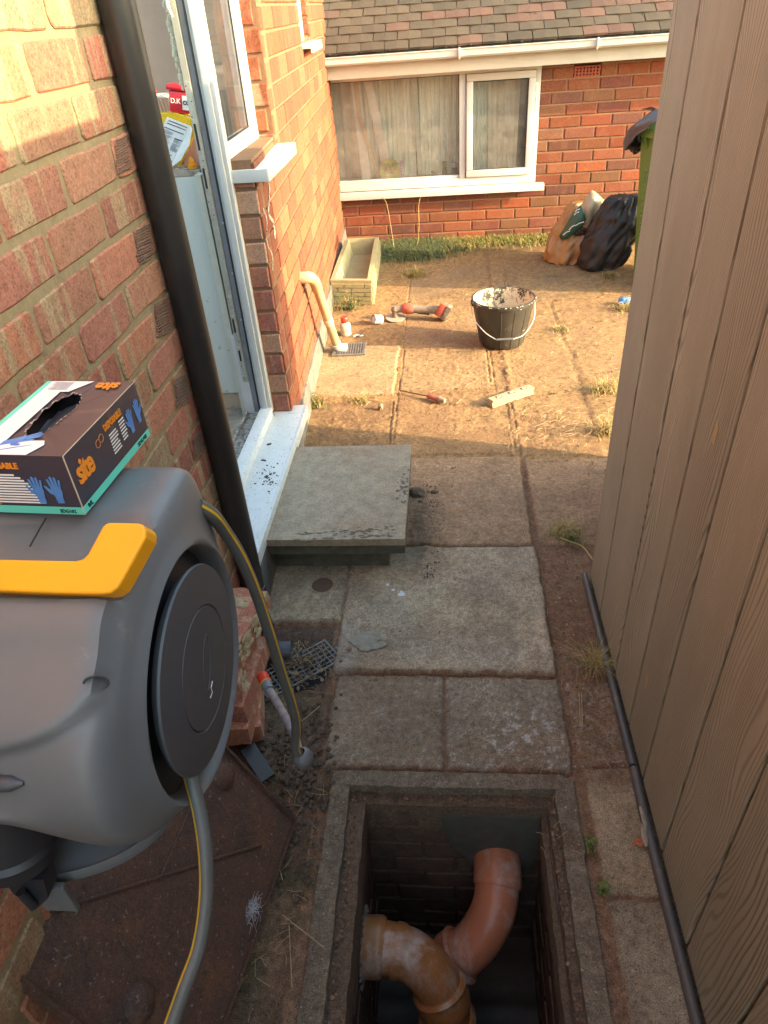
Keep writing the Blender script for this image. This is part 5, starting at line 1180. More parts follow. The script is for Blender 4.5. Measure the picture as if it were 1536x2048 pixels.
# gloves printed
def hand(mb, o, ex_, ey_, s, flip=1):
    """flat printed open hand: o wrist centre, ex_ across, ey_ towards fingers"""
    def q(a, b_): return Vector(o) + ex_ * (a * s * flip) + ey_ * (b_ * s)
    nrm2 = ex_.cross(ey_).normalized() * .00015
    def pg(pts): mb.prism([q(*p) for p in pts], nrm2)
    pg([(-.22, 0), (.22, 0), (.24, .45), (.34, .85), (.30, 1.15), (-.32, 1.15), (-.38, .85), (-.24, .45)])
    for (x, w__, l_, tx) in ((-.25, .075, .55, -.10), (-.08, .08, .72, -.03), (.09, .08, .68, .04), (.25, .07, .50, .12)):
        pg([(x - w__, 1.10), (x + w__, 1.10), (x + w__ + tx, 1.15 + l_ * .95), (x + tx, 1.15 + l_ * 1.05), (x - w__ + tx, 1.15 + l_ * .95)])
    pg([(-.30, .62), (-.36, .95), (-.62, 1.25), (-.72, 1.22), (-.66, 1.05), (-.46, .66)])
up_ = Vector((0, 0, 1)); g = MB()
hand(g, bp(.0200, -.0006, .014), -lx, up_, .0165, 1); hand(g, bp(.0405, -.0006, .014), -lx, up_, .0165, -1) if False else hand(g, bp(.0395, -.0006, .0135), -lx, up_, .0165, 1)
hand(g, bp(-.0006, Lb * .80, .022), ly, up_, .0150, 1); hand(g, bp(-.0006, Lb * .92, .024), ly, up_, .0150, -1)
hand(g, tz(.80, .02, .0009), (ly * -.25 - lx * -.9).normalized() * -1, (lx * -.95 + ly * .35).normalized(), .022, 1); hand(g, tz(.72, -.0 + .13, .0010), (lx * .1 - ly).normalized(), (lx * -.9 + ly * .42).normalized(), .020, -1)
g.build('glove_picture', BLU, gb)
fA = lambda a, c: frame(bp(a, -.0008, c), -lx, up_); fR = lambda b_, c: frame(bp(-.0008, b_, c), ly, up_)
txt('lettering', 'DISPOSABLE', .0090, fA(.0930, .0535), ORN, gb, bold=.0003, sx=.86)
txt('lettering', 'SDG102', .0056, fA(.0250, .0028), INK_K, gb, sx=.9)
txt('lettering', 'SDG102', .0066, fR(Lb * .80, .0028), INK_K, gb, sx=1.0); txt('lettering', '9/L', .0076, fR(Lb * .05, .0025), INK_K, gb)
txt('lettering', 'site', .0340, fR(Lb * .055, .0300), ORN, gb, bold=.0009, sx=.78, sp=.85); txt('lettering', 'DISPOSABLE', .0098, fR(Lb * .47, .0520), ORN, gb, bold=.0003, sx=.72)
txt('lettering', 'site', .024, frame(tz(.10, .78, .0009), lx * -.25 * 0 + ly * .0 + lx * 1.0, ly * -1.0) if False else frame(tz(.62, .90, .0009), -lx, -ly) if False else frame(tz(.12, .965, .0009), lx, -ly), ORN, gb, bold=.0008, sx=.8)
g = MB()
for r in range(11):
    z = .047 - r * .0032; onfaceA(.0930 - .0 - .034 - .006 * random.random() - .002 * r, .0930 - .0, z - .0019, z, g, .0007)
for r in range(7):
    z = .045 - r * .0036; onfaceR(Lb * .50, Lb * random.uniform(.58, .62), z - .0016, z, g, .0007); onfaceR(Lb * .65, Lb * random.uniform(.71, .75), z - .0016 + .003, z + .003, g, .0007)
g.build('small_print', INK_W, gb, fixn=False)
g = MB()
for r in range(9):
    b0_ = .86 + r * .014; g.quad(tz(.66, b0_, .0011), tz(.66 + random.uniform(.15, .24), b0_, .0011), tz(.90, b0_ + .005, .0011), tz(.66, b0_ + .005, .0011))
g.build('fine_print', pmat('grey_print', (.25, .22, .25), None, 20, .6, 0), gb, fixn=False)
g = MB()
for (bb_, cc_) in ((.36, .048), (.41, .050)):
    c = bp(-.0008, Lb * bb_, cc_); g.tube([c + ly * (.0042 * math.cos(a)) + up_ * (.0042 * math.sin(a)) for a in np.linspace(0, 6.2832, 18)], .0003, 4, caps=False)
c = bp(.0900, -.0008, .016); g.tube([c - lx * (.0055 * math.cos(a)) + up_ * (.0055 * math.sin(a)) for a in np.linspace(0, 6.2832, 18)], .0004, 4, caps=False)
g.build('badge_ring', ORN, gb)
# raised creased flap edge
g = MB(); g.tube([bp(.0, .0, .001), bp(-.0002, -.0002, Hb)], .0007, 6); g.tube([bp(.0, .0, Hb), bp(0, Lb, Hb)], .0005, 6); g.build('worn_edge', GRC, gb)
# ------------------------------------------------------------------ cream waste pipe
CREAM = pmat('cream_pipe', (.44, .33, .20), (.38, .28, .165), 9, .45, .03, dirt=(.30, .18, .09), dirt_amt=.10, dscale=14)
wp = thing('waste_pipe', 'stained cream plastic waste pipe slanting down the left wall to the grate', 'waste pipe', (-.66, 3.5, .02))
w0 = wl(.70, .545, -.02); 
g = MB(); g.tube(smoothpath([w0, wl(.70, .545, .02), wl(.715, .538, .045), wl(.755, .505, .058), wl(.80, .455, .060)], 6), .0275, 28); g.build('elbow', CREAM, wp, smooth=True)
pe = Vector((-.612, 3.700, .045)); ps = wl(.79, .468, .060)
g = MB(); g.tube([ps, pe], .0235, 28); g.build('pipe', CREAM, wp, smooth=True)
g = MB(); md = ps.lerp(pe, .54); dd = (pe - ps).normalized(); g.tube([md - dd * .022, md - dd * .020, md + dd * .020, md + dd * .022], [.0235, .0265, .0265, .0235], 28); g.build('coupling', pmat('coupling', (.66, .56, .40), None, 20, .4, .03), wp, smooth=True)
g = MB(); g.tube(smoothpath([pe - dd * .03, pe, pe + Vector((.010, .005, -.012)), pe + Vector((.035, .006, -.018)), pe + Vector((.055, .006, -.020))], 5), .0270, 28); g.build('white_elbow', UPVC, wp, smooth=True)

# ------------------------------------------------------------------ bucket
BK = Vector((.312, 3.775, .0)); RT, RB, HB = .166, .120, .262
BLK = pmat('bucket_black', (.028, .026, .024), (.040, .037, .033), 8, .42, .08, .001, dirt=(.17, .135, .10), dirt_amt=.10, dscale=11)
bk = thing('bucket', 'black builder bucket caked with pale mortar standing on the sunlit slabs', 'bucket', tuple(BK))
g = MB(); prof_b = [(.0001, .003), (RB - .006, .003), (RB, .010)] + [(RB + (RT - RB) * t, .010 + (HB - .03) * t) for t in np.linspace(.05, 1, 8)] + [(RT + .002, HB - .020), (RT + .007, HB - .019), (RT + .007, HB - .002), (RT + .004, HB), (RT - .002, HB), (RT - .004, HB - .006)]
g.lathe(prof_b, BK, n=64)
for k in range(14):
    a = 2 * math.pi * k / 14 + .1; ca_, sa_ = math.cos(a), math.sin(a)
    g.tube([BK + Vector(((RB + .001) * ca_, (RB + .001) * sa_, .015)), BK + Vector(((RT - .004) * ca_, (RT - .004) * sa_, HB - .035))], .0028, 6)
g.build('shell', BLK, bk, smooth=35)
g = MB(); g.lathe([(RT - .0045, HB - .002)] + [(RT - .006 - (RT - RB) * t, HB - .010 - (HB - .03) * t) for t in np.linspace(0, .55, 8)], BK, n=64)
mt, n, b = newmat('mortar_splashed'); v = coords(n); col = mixc(n, ramp(n, noise(n, v, 16, 7, .75), [(.44, 0), (.50, 1)]), (.045, .042, .038), (.62, .52, .38)); n.links.new(col, b.inputs['Base Color']); b.inputs['Roughness'].default_value = .85; bump(n, b, noise(n, v, 60, 6, .7), .5, .004)
g.build('lining', mt, bk, smooth=True, fixn=False)
g = MB(); nR, nA = 14, 60; Vv = []
hm = .135; rm = RB + (RT - RB) * .5 - .004
for i in range(nR + 1):
    for k in range(nA):
        r_ = rm * i / nR; a = 2 * math.pi * k / nA; x, y = r_ * math.cos(a), r_ * math.sin(a)
        z = hm + .045 * (1 if i else 1) * max(0, -x / rm) * .9 + .018 * mnoise.noise(Vector((x * 18, y * 18, 3))) + .006 * mnoise.noise(Vector((x * 70, y * 70, 3))) - .03 * max(0, x / rm)
        Vv.append(BK + Vector((x, y, z)))
g.add(Vv, [(i * nA + k, i * nA + (k + 1) % nA, (i + 1) * nA + (k + 1) % nA, (i + 1) * nA + k) for i in range(nR) for k in range(nA)])
g.build('mortar', pmat('bucket_mortar', (.55, .46, .32), (.44, .36, .25), 50, .95, .7, .004), bk, smooth=True, fixn=False)
g = MB()
for k in range(60):
    a = random.uniform(-2.6, -.3) if k % 3 else random.uniform(0, 6.28); z = random.choice([HB - .003, HB - .006, HB - random.uniform(.01, .09)]); rr = (RT + .006) if z > HB - .02 else RB + (RT - RB) * (z / HB) + .001
    if z < HB - .02 and not (-1.1 < a < -.2): z = HB - .004; rr = RT + .005
    g.rocks(BK + Vector((rr * math.cos(a), rr * math.sin(a), z)), random.uniform(.0015, .006), 1, (1, 1, .4) if z > HB - .02 else (.25, .25, 1.3), .6)
g.build('splashes', pmat('splash', (.60, .56, .48), (.45, .40, .33), 60, .9, .3), bk)
hw = [BK + Vector(((RT + .010) * 1, 0, HB - .022)).__class__((0, 0, 0))]
e0 = BK + Vector((RT * .96 + .012, .02, HB - .014)); e1 = BK + Vector((-RT * .99 - .010, -.02, HB - .014))
hp_w = smoothpath([e0, BK + Vector((.160, -.085, .165)), BK + Vector((.105, -.150, .105)), BK + Vector((.050, -.172, .090))], 5) + smoothpath([BK + Vector((-.045, -.178, .092)), BK + Vector((-.105, -.148, .125)), BK + Vector((-.165, -.085, .185)), e1], 5)
g = MB(); g.tube(hp_w, .0023, 8); g.build('wire_handle', pmat('white_wire', (.72, .72, .74), None, 30, .35, 0, metal=.3), bk, smooth=True)
g = MB(); g.tube([BK + Vector((.046, -.172, .090)), BK + Vector((-.042, -.178, .092))], .0065, 14); g.build('grip', pmat('grip', (.10, .10, .11), None, 30, .5, 0), bk, smooth=True)
g = MB(); g.box(e0 + Vector((-.012, -.012, -.022)), e0 + Vector((.002, .012, .012)), bev=.003); g.build('lug', BLK, bk)
g = MB(); g.box(e1 + Vector((-.002, -.012, -.022)), e1 + Vector((.012, .012, .012)), bev=.003); g.build('lug', BLK, bk)

# ------------------------------------------------------------------ planter
STN = pmat('planter_stone', (.33, .29, .165), (.27, .245, .145), 24, .95, .7, .004, dirt=(.20, .22, .08), dirt_amt=.25, dscale=14)
pn = thing('stone_planter', 'long mossy stone trough planter with brick pattern sides, standing in the left corner', 'planter', (-.60, 4.9, 0))
g = MB(); pc0 = [(-.735, 4.50), (-.475, 4.46), (-.500, 5.46), (-.745, 5.46)]
def ptop(i, k=1.0): 
    cx_, cy_ = -.61, 4.97; x, y = pc0[i]; return (cx_ + (x - cx_) * (1.0 + .05 * k), cy_ + (y - cy_) * (1.0 + .02 * k))
HP = .165
def rect(f, z): return [Vector((*f(i), z)) for i in range(4)]
def insetp(d, z, extra=0):
    pts = [Vector((*ptop(i), z)) for i in range(4)]; c = sum(pts, Vector()) / 4; out = []
    for p in pts: out.append(Vector((p.x - math.copysign(d, p.x - c.x), p.y - math.copysign(d + extra, p.y - c.y), z)))
    return out
R0 = [Vector((*pc0[i], -.01)) for i in range(4)]; R1 = [Vector((*ptop(i), HP)) for i in range(4)]; R2 = insetp(.030, HP + .002); R3 = insetp(.055, .055)
g.add(R0 + R1 + R2 + R3, [(i, (i + 1) % 4, (i + 1) % 4 + 4, i + 4) for i in range(4)] + [(i + 4, (i + 1) % 4 + 4, (i + 1) % 4 + 8, i + 8) for i in range(4)] + [(i + 8, (i + 1) % 4 + 8, (i + 1) % 4 + 12, i + 12) for i in range(4)] + [(12, 13, 14, 15)])
g.build('trough', STN, pn)
g = MB()
for r in range(5):                       # brick relief on the two visible sides
    za, zb_ = .006 + r * .028, .006 + r * .028 + .024
    for (A, B, A2, B2, nb) in ((R0[0], R0[1], R1[0], R1[1], 3), (R0[1], R0[2], R1[1], R1[2], 10)):
        u = -.5 if r % 2 else 0.0
        while u < nb:
            ua, ub = max(0, u + .03) / nb, min(nb, u + .97) / nb; u += 1 if random.random() < .8 else .5
            if ub - ua < .02: continue
            q = []
            nr = (B - A).cross(Vector((0, 0, 1))).normalized()
            for (uu, zz) in ((ua, za), (ub, za), (ub, zb_), (ua, zb_)):
                t = zz / HP; q.append(A.lerp(B, uu).lerp(A2.lerp(B2, uu), t) * 1.0); q[-1].z = zz
            g.add([p + nr * -.002 for p in q] + [p + nr * .0095 + Vector((0, 0, random.uniform(-.001, .001))) for p in q], [(4, 5, 6, 7)] + [(i, (i + 1) % 4, (i + 1) % 4 + 4, i + 4) for i in range(4)])
g.build('brick_relief', STN, pn)

# ------------------------------------------------------------------ small tools on the ground
bt = thing('bottle', 'small white bottle with a red cap standing beside the drain grate', 'bottle', (-.596, 3.975, 0))
g = MB(); b0 = Vector((-.596, 3.975, .0)); g.lathe([(.0001, 0), (.030, 0), (.033, .004), (.033, .060), (.030, .070), (.019, .078), (.018, .082)], b0, n=28)
g.build('body', pmat('bottle_white', (.62, .56, .46), (.40, .34, .25), 60, .5, .05, dirt=(.16, .12, .10), dirt_amt=.2, dscale=60, stretch=(1, 1, 3)), bt, smooth=True)
g = MB(); g.lathe([(.021, .078), (.0225, .080), (.0225, .106), (.020, .109), (.0001, .109)], b0, n=24); g.build('cap', pmat('cap_red', (.60, .05, .03), None, 30, .4, .02), bt, smooth=True)
cp = MB(); c0 = Vector((-.418, 4.120, .032)); ax = Vector((-.72, -.62, .30)).normalized(); cp.tube([c0 - ax * .028, c0 + ax * .028], .0275, 28, caps=False); cp.tube([c0 - ax * .0275, c0 + ax * .022], .0235, 28); cp.tube([c0 - ax * .030, c0 - ax * .012], .030, 28)
tag(cp.build('pipe_coupling', UPVC, smooth=True), 'white plastic pipe coupling lying between the red-capped bottle and the angle grinder', 'coupling')
wt = MB(); wt.tube(smoothpath([(-.545, 3.93, .006), (-.52, 3.945, .008), (-.505, 3.93, .006), (-.49, 3.94, .006)], 4), .005, 8)
tag(wt.build('sealant_scrap', UPVC, smooth=True), 'scrap of white sealant on the soil beside the bottle', 'scrap')
# grinder
gr = thing('angle_grinder', 'dusty red and grey cordless angle grinder lying on its side near the bucket', 'angle grinder', (-.16, 4.17, 0))
RDT = pmat('tool_red', (.46, .07, .04), (.36, .10, .07), 25, .55, .1, dirt=(.42, .28, .17), dirt_amt=.25, dscale=20); GDT = pmat('tool_grey', (.24, .20, .155), (.17, .14, .11), 25, .6, .1, dirt=(.36, .26, .16), dirt_amt=.3, dscale=20)
gA, gB = Vector((-.265, 4.195, .068)), Vector((-.045, 4.165, .058)); da = (gB - gA).normalized()
g = MB(); g.tube([gA, gA.lerp(gB, .05), gA.lerp(gB, .22), gA.lerp(gB, .32)], [.026, .033, .033, .027], 20); g.build('motor_housing', RDT, gr, smooth=True)
g = MB(); g.tube([gA.lerp(gB, .30), gA.lerp(gB, .40), gA.lerp(gB, .8), gA.lerp(gB, 1.0)], [.026, .024, .022, .028], 20); g.build('grip', GDT, gr, smooth=True)
g = MB(); g.tube([gA.lerp(gB, .42) + Vector((0, -.01, -.020)), gA.lerp(gB, .75) + Vector((0, -.008, -.022))], [.006, .009], 10); g.build('paddle', pmat('tool_dark', (.06, .05, .045), None, 30, .5, .1), gr, smooth=True)
hc = gA + Vector((-.045, -.004, -.004)); g = MB(); g.tube([gA, hc], [.024, .022], 18); g.rocks(hc, .025, 2, (1, 1, .9), .05); g.tube([hc + Vector((0, 0, .02)), hc + Vector((0, 0, -.050))], [.018, .020], 18); g.build('gear_head', GDT, gr, smooth=True)
g = MB(); g.lathe([(.0001, 0), (.060, 0), (.062, .002), (.060, .004), (.02, .006), (.0001, .006)], Vector((hc.x, hc.y, .012)), (.05, -.12, 1), 40); g.build('cutting_disc', pmat('disc', (.38, .33, .27), (.26, .22, .18), 30, .7, .2), gr, smooth=True)
M = Matrix.Translation(gB + Vector((.030, -.006, .000))) @ Matrix.Rotation(rad(28), 4, 'Y') @ Matrix.Rotation(rad(-10), 4, 'Z')
g = MB(); g.box((-.034, -.032, -.040), (.006, .032, .042), M=M, bev=.006); g.build('battery_mount', RDT, gr, smooth=True)
g = MB(); g.box((.0065, -.034, -.046), (.040, .034, .044), M=M, bev=.005); g.build('battery', pmat('battery', (.10, .085, .075), (.22, .19, .15), 30, .6, .15, dirt=(.36, .28, .2), dirt_amt=.25, dscale=30), gr, smooth=True)
# screwdriver
sc = thing('screwdriver', 'long screwdriver with a red and grey handle lying on the sandy slab', 'screwdriver', (-.1, 3.1, .012))
sA, sB, sC = Vector((-.232, 3.182, .014)), Vector((-.095, 3.100, .020)), Vector((-.012, 3.045, .020))
g = MB(); g.tube([sA, sB], .0036, 10); g.build('shaft', pmat('rusty_shaft', (.24, .15, .09), (.18, .12, .08), 60, .5, .1, metal=.4), sc, smooth=True)
g = MB(); g.tube([sB, sB.lerp(sC, .12), sB.lerp(sC, .3), sB.lerp(sC, .75), sC], [.008, .014, .012, .016, .009], 8); g.build('handle', RDT, sc, smooth=True)
g = MB(); g.tube([sB.lerp(sC, .72), sC + (sC - sB).normalized() * .004], [.0165, .0115], 10); g.build('handle_end', pmat('handle_end', (.30, .22, .15), None, 30, .6, .05), sc, smooth=True)
# spirit level
lv = thing('spirit_level', 'short dusty cream spirit level with three windows lying in the sun', 'spirit level', (.31, 3.06, 0))
lA, lB = Vector((.205, 3.005, 0)), Vector((.412, 3.140, 0)); ld = (lB - lA); LL = ld.length
M = frame(lA, ld, Vector((-ld.y, ld.x, 0))); LVM = pmat('level_body', (.40, .32, .20), (.33, .26, .155), 30, .6, .1, dirt=(.30, .2, .12), dirt_amt=.15)
g = MB(); g.box((0, -.021, .002), (LL, .021, .012), M=M, bev=.002); g.box((0, -.021, .030), (LL, .021, .040), M=M, bev=.002); g.box((0.001, -.016, .0125), (LL - .001, .016, .0295), M=M); g.build('body', LVM, lv)
for t in (.2, .5, .8):
    g = MB(); g.box((LL * t - .016, -.010, .0402), (LL * t + .016, .010, .0412), M=M, bev=.0003); g.build('window', pmat('level_window', (.12, .085, .045), None, 30, .4, 0), lv)
    g = MB(); g.tube([M @ Vector((LL * t - .011, 0, .0400)), M @ Vector((LL * t + .011, 0, .0400))], .0045, 12); g.build('vial', pmat('vial', (.42, .36, .18), None, 30, .2, 0), lv, smooth=True)
st_ = MB(); st_.rocks((-.318, 3.010, .014), .020, 1, (.7, .8, 1.0), .4, 1.5); tag(st_.build('stone_chip', pmat('chip', (.32, .21, .13), None, 60, .9, .3)), 'small pointed stone chip alone on the sandy slab left of the screwdriver', 'stone')
bf = MB(); bf.rocks(onz(1280, 1683, .008), .0095, 2, (1.2, .9, .8), .6, 2.5); bf.rocks(onz(1268, 1688, .004), .004, 1, (1.4, .9, .6), .6, 2.5)
tag(bf.build('brick_fragment', pmat('brick_bit', (.42, .11, .05), (.34, .09, .045), 60, .95, .7)), 'orange brick fragment against the dark trim at the foot of the shed', 'brick fragment')
ml = MB()
for (u, v_, r_) in ((833, 985, .028), (868, 984, .012), (842, 1003, .010)): ml.rocks(onz(u, v_, r_ * .4), r_, 2, (1.2, 1, .7), .4, 3)
tag(ml.build('soil_clod', pmat('clod', (.075, .055, .042), (.11, .08, .06), 60, .95, .7)), 'dark grey clod of soil at the right edge of the concrete step', 'soil clod')
mp = MB()
for k in range(26):
    a = random.random() * 6.28; r_ = random.random() ** .5; mp.rocks(onz(733 + 32 * r_ * math.cos(a), 1283 + 17 * r_ * math.sin(a), .0065), random.uniform(.006, .013), 2, (1.3, 1, .28), .4)
mp.rocks(onz(728, 1281, .006), .036, 3, (1.2, .9, .10), .25); tag(mp.build('mortar_spill', pmat('spill', (.27, .25, .20), (.20, .19, .155), 50, .9, .5)), 'round grey splat of dried mortar on the big slab', 'mortar splat')
bp_ = MB()
for k in range(16):
    a = random.random() * 6.28; c = onz(803, 1188, .008); bp_.rocks(c + Vector((.013 * math.cos(a) * random.random(), .012 * math.sin(a) * random.random(), 0)), random.uniform(.003, .007), 1, (1.2, 1, .3), .6)
for (u, v_) in ((775, 1170), (786, 1180)): bp_.rocks(onz(u, v_, .006), .006, 1, (1.2, 1, .4), .5)
tag(bp_.build('plaster_blob', pmat('blob', (.66, .66, .68), None, 50, .8, .3)), 'white blob of plaster on the big slab in front of the step', 'plaster blob')
cd = MB(); cd.lathe([(.0001, .002), (.030, .0025), (.036, .0005)], onz(645, 1170, .0045), (0, 0, 1), 30); tag(cd.build('rusty_disc', pmat('round_rust', (.13, .075, .05), None, 60, .9, .3)), 'faint round brown disc set in the slab under the step front', 'disc')
# blue glove dropped far right
gv = MB(); c = Vector((1.115, 4.30, .020))
for k in range(9): gv.rocks(c + Vector((random.uniform(-.05, .05), random.uniform(-.02, .02), random.uniform(-.005, .012))), random.uniform(.014, .024), 2, (1.3, .9, .6), .6, 3)
tag(gv.build('dropped_glove', pmat('blue_nitrile', (.06, .17, .42), (.10, .24, .50), 30, .5, .1), smooth=True), 'crumpled blue glove dropped on grass near the green bin', 'glove')

# ------------------------------------------------------------------ wheelie bin, sacks
GRN = pmat('bin_green', (.105, .205, .052), (.095, .185, .046), 4, .42, .03, dirt=(.25, .24, .10), dirt_amt=.0, dscale=7)
gbn = thing('wheelie_bin', 'tall green wheelie bin partly hidden behind the shed, embossed down its side', 'wheelie bin', (1.4, 4.9, 0))
MBn = Matrix.Translation((1.205, 4.775, 0)) @ Matrix.Rotation(rad(-62), 4, 'Z')    # local +x along the visible side, +y away
def bq(x, y, z, k): return MBn @ Vector((x, y, z))
g = MB(); WB, DB_, HB_ = .44, .50, .90; tz_ = .055
bot = [(0.02, 0.02), (WB - .02, .02), (WB - .02, DB_ - .02), (.02, DB_ - .02)]; top = [(-.03, -.04), (WB + .03, -.04), (WB + .03, DB_ + .05), (-.03, DB_ + .05)]
def ring_(pts, z, r_=.03):
    out = []
    for i, (x, y) in enumerate(pts):
        cx_, cy_ = WB / 2, DB_ / 2; sx_, sy_ = (1 if x > cx_ else -1), (1 if y > cy_ else -1); cxx, cyy = x - sx_ * r_, y - sy_ * r_
        a0_ = {(-1, -1): 180, (1, -1): 270, (1, 1): 0, (-1, 1): 90}[(sx_, sy_)]
        for q in range(5): a = rad(a0_ + 90 * q / 4); out.append(MBn @ Vector((cxx + r_ * math.cos(a), cyy + r_ * math.sin(a), z)))
    return out
rr_ = ring_(bot, .0) + ring_([(b_[0] + (t_[0] - b_[0]) * .94, b_[1] + (t_[1] - b_[1]) * .94) for b_, t_ in zip(bot, top)], HB_ - .02); m_ = 20
g.add(rr_, [(i, (i + 1) % m_, (i + 1) % m_ + m_, i + m_) for i in range(m_)] + [tuple(range(m_))]); g.build('body', GRN, gbn, smooth=35)
g = MB(); t2 = [(-.055, -.065), (WB + .055, -.065), (WB + .055, DB_ + .06), (-.055, DB_ + .06)]; rr_ = ring_(t2, HB_ - .045) + ring_(t2, HB_ + .0); g.add(rr_, [(i, (i + 1) % m_, (i + 1) % m_ + m_, i + m_) for i in range(m_)] + [tuple(range(m_)), tuple(range(2 * m_ - 1, m_ - 1, -1))]); g.build('rim', GRN, gbn, smooth=35)
g = MB(); t3 = [(-.045, -.06), (WB + .045, -.06), (WB + .045, DB_ + .05), (-.045, DB_ + .05)]; rr_ = ring_(t3, HB_ + .001) + ring_([(.0, .0), (WB, .0), (WB, DB_), (.0, DB_)], HB_ + .06); g.add(rr_, [(i, (i + 1) % m_, (i + 1) % m_ + m_, i + m_) for i in range(m_)] + [tuple(range(2 * m_ - 1, m_ - 1, -1))]); g.build('lid', GRN, gbn, smooth=35)
g = MB()
for x in (.05, .16, .27, .38):
    g.prism([MBn @ Vector((x, -.030, HB_ - .046)), MBn @ Vector((x, -.062, HB_ - .046)), MBn @ Vector((x, -.022, HB_ - .13))], MBn.to_3x3() @ Vector((.010, 0, 0)))
g.build('rim_gusset', GRN, gbn)
def side(x, z, e=.0): 
    t = z / (HB_ - .02) * .94; y0_ = .02 + (-.04 - .02) * t; return MBn @ Vector((x, y0_ - e, z))
g = MB(); EMB = pmat('bin_emboss', (.16, .27, .10), None, 9, .5, 0)
def strk(x0_, z0_, x1_, z1_, w_=.004): g.tube([side(x0_, z0_, .001), side(x1_, z1_, .001)], w_, 6)
zc = .30
for ch_, gl in enumerate(['//', '//', 'A', 'N', 'N', 'U', 'Z', 'Z', 'Y']):
    z0_ = zc + ch_ * .045; z1_ = z0_ + .032; xa, xb = .05, .10
    if gl == '//': strk(xa, z0_, xb, z0_ + .010); strk(xa, z0_ + .018, xb, z0_ + .028)
    if gl == 'A': strk(xb, z0_, xa, z0_ + .016); strk(xa, z0_ + .016, xb, z1_); strk(.08, z0_ + .008, .08, z0_ + .025)
    if gl == 'N': strk(xa, z0_, xb, z0_); strk(xa, z0_, xb, z1_); strk(xa, z1_, xb, z1_)
    if gl == 'U': strk(xa, z0_, xb, z0_); strk(xb, z0_, xb, z1_); strk(xa, z1_, xb, z1_)
    if gl == 'Z': strk(xa, z0_, xa, z1_); strk(xa, z1_, xb, z0_); strk(xb, z0_, xb, z1_)
    if gl == 'Y': strk(xa, z0_, .08, z0_ + .016); strk(xa, z1_, .08, z0_ + .016); strk(.08, z0_ + .016, xb, z0_ + .016)
g.build('embossed_letters', EMB, gbn)
g = MB(); g.add([side(.05, .13, .002), side(.10, .13, .002), side(.10, .27, .002), side(.05, .27, .002)], [(0, 1, 2, 3)]); g.build('sticker', EMB, gbn, fixn=False)
# crumpled sheets : displaced cloth grids
def sheet(name, ctrl, nu, nv, mat, amp, fr, lab, cat, thick=.004, sd_=0):
    """ctrl: rows of 3D control points, bilinear-spline surface with folds"""
    R_ = [smoothpath(r, nu) for r in ctrl]; L_ = min(len(r) for r in R_); cols_ = [smoothpath([R_[j][i] for j in range(len(R_))], nv) for i in range(L_)]
    g = MB(); H_ = len(cols_[0]); Vv = []
    for i in range(L_):
        for j in range(H_):
            p = cols_[i][j]; d = mnoise.noise_vector(p * fr + Vector((sd_, 0, 0))) * amp + mnoise.noise_vector(p * fr * 2.7 + Vector((sd_, 5, 0))) * amp * .4; Vv.append(p + d)
    g.add(Vv, [(i * H_ + j, i * H_ + j + 1, (i + 1) * H_ + j + 1, (i + 1) * H_ + j) for i in range(L_ - 1) for j in range(H_ - 1)])
    o = g.build(name, mat, smooth=True, fixn=False); md_ = o.modifiers.new('s', 'SOLIDIFY'); md_.thickness = thick
    tag(o, lab, cat); return o
BAGK = pmat('black_sack', (.016, .015, .016), (.022, .020, .021), 30, .42, .6, .006, spec=.45)
q = lambda x, y, z: MBn @ Vector((x, y, z))
sheet('plastic_cover', [[q(-.10, .36, .66), q(-.085, .25, .80), q(-.08, .10, .955), q(-.06, -.02, .99)], [q(-.115, .20, .735), q(-.09, .12, .90), q(-.02, .05, .975), q(.05, -.02, 1.00)], [q(-.10, -.03, .765), q(-.085, -.075, .87), q(.02, -.082, .935), q(.12, -.02, 1.0)], [q(-.07, -.095, .78), q(-.03, -.10, .84), q(.07, -.095, .905), q(.26, -.08, 1.00)], [q(.0, -.105, .83), q(.05, -.11, .87), q(.16, -.105, .94), q(.40, -.09, 1.02)]], 6, 6, pmat('black_sheeting', (.050, .047, .055), (.065, .06, .07), 8, .32, .1, .003, dirt=(.20, .17, .15), dirt_amt=.12, dscale=9), .016, 9, 'black plastic sheet draped over the lid of the green bin', 'plastic sheet', sd_=3)
g = MB(); g.rocks(q(-.10, .02, .785), .050, 3, (.75, .9, .9), .35, 3); tag(g.build('cover_knot', BAGK, smooth=True), 'bunched black plastic bulge hanging below the sheet on the bin', 'plastic bundle')
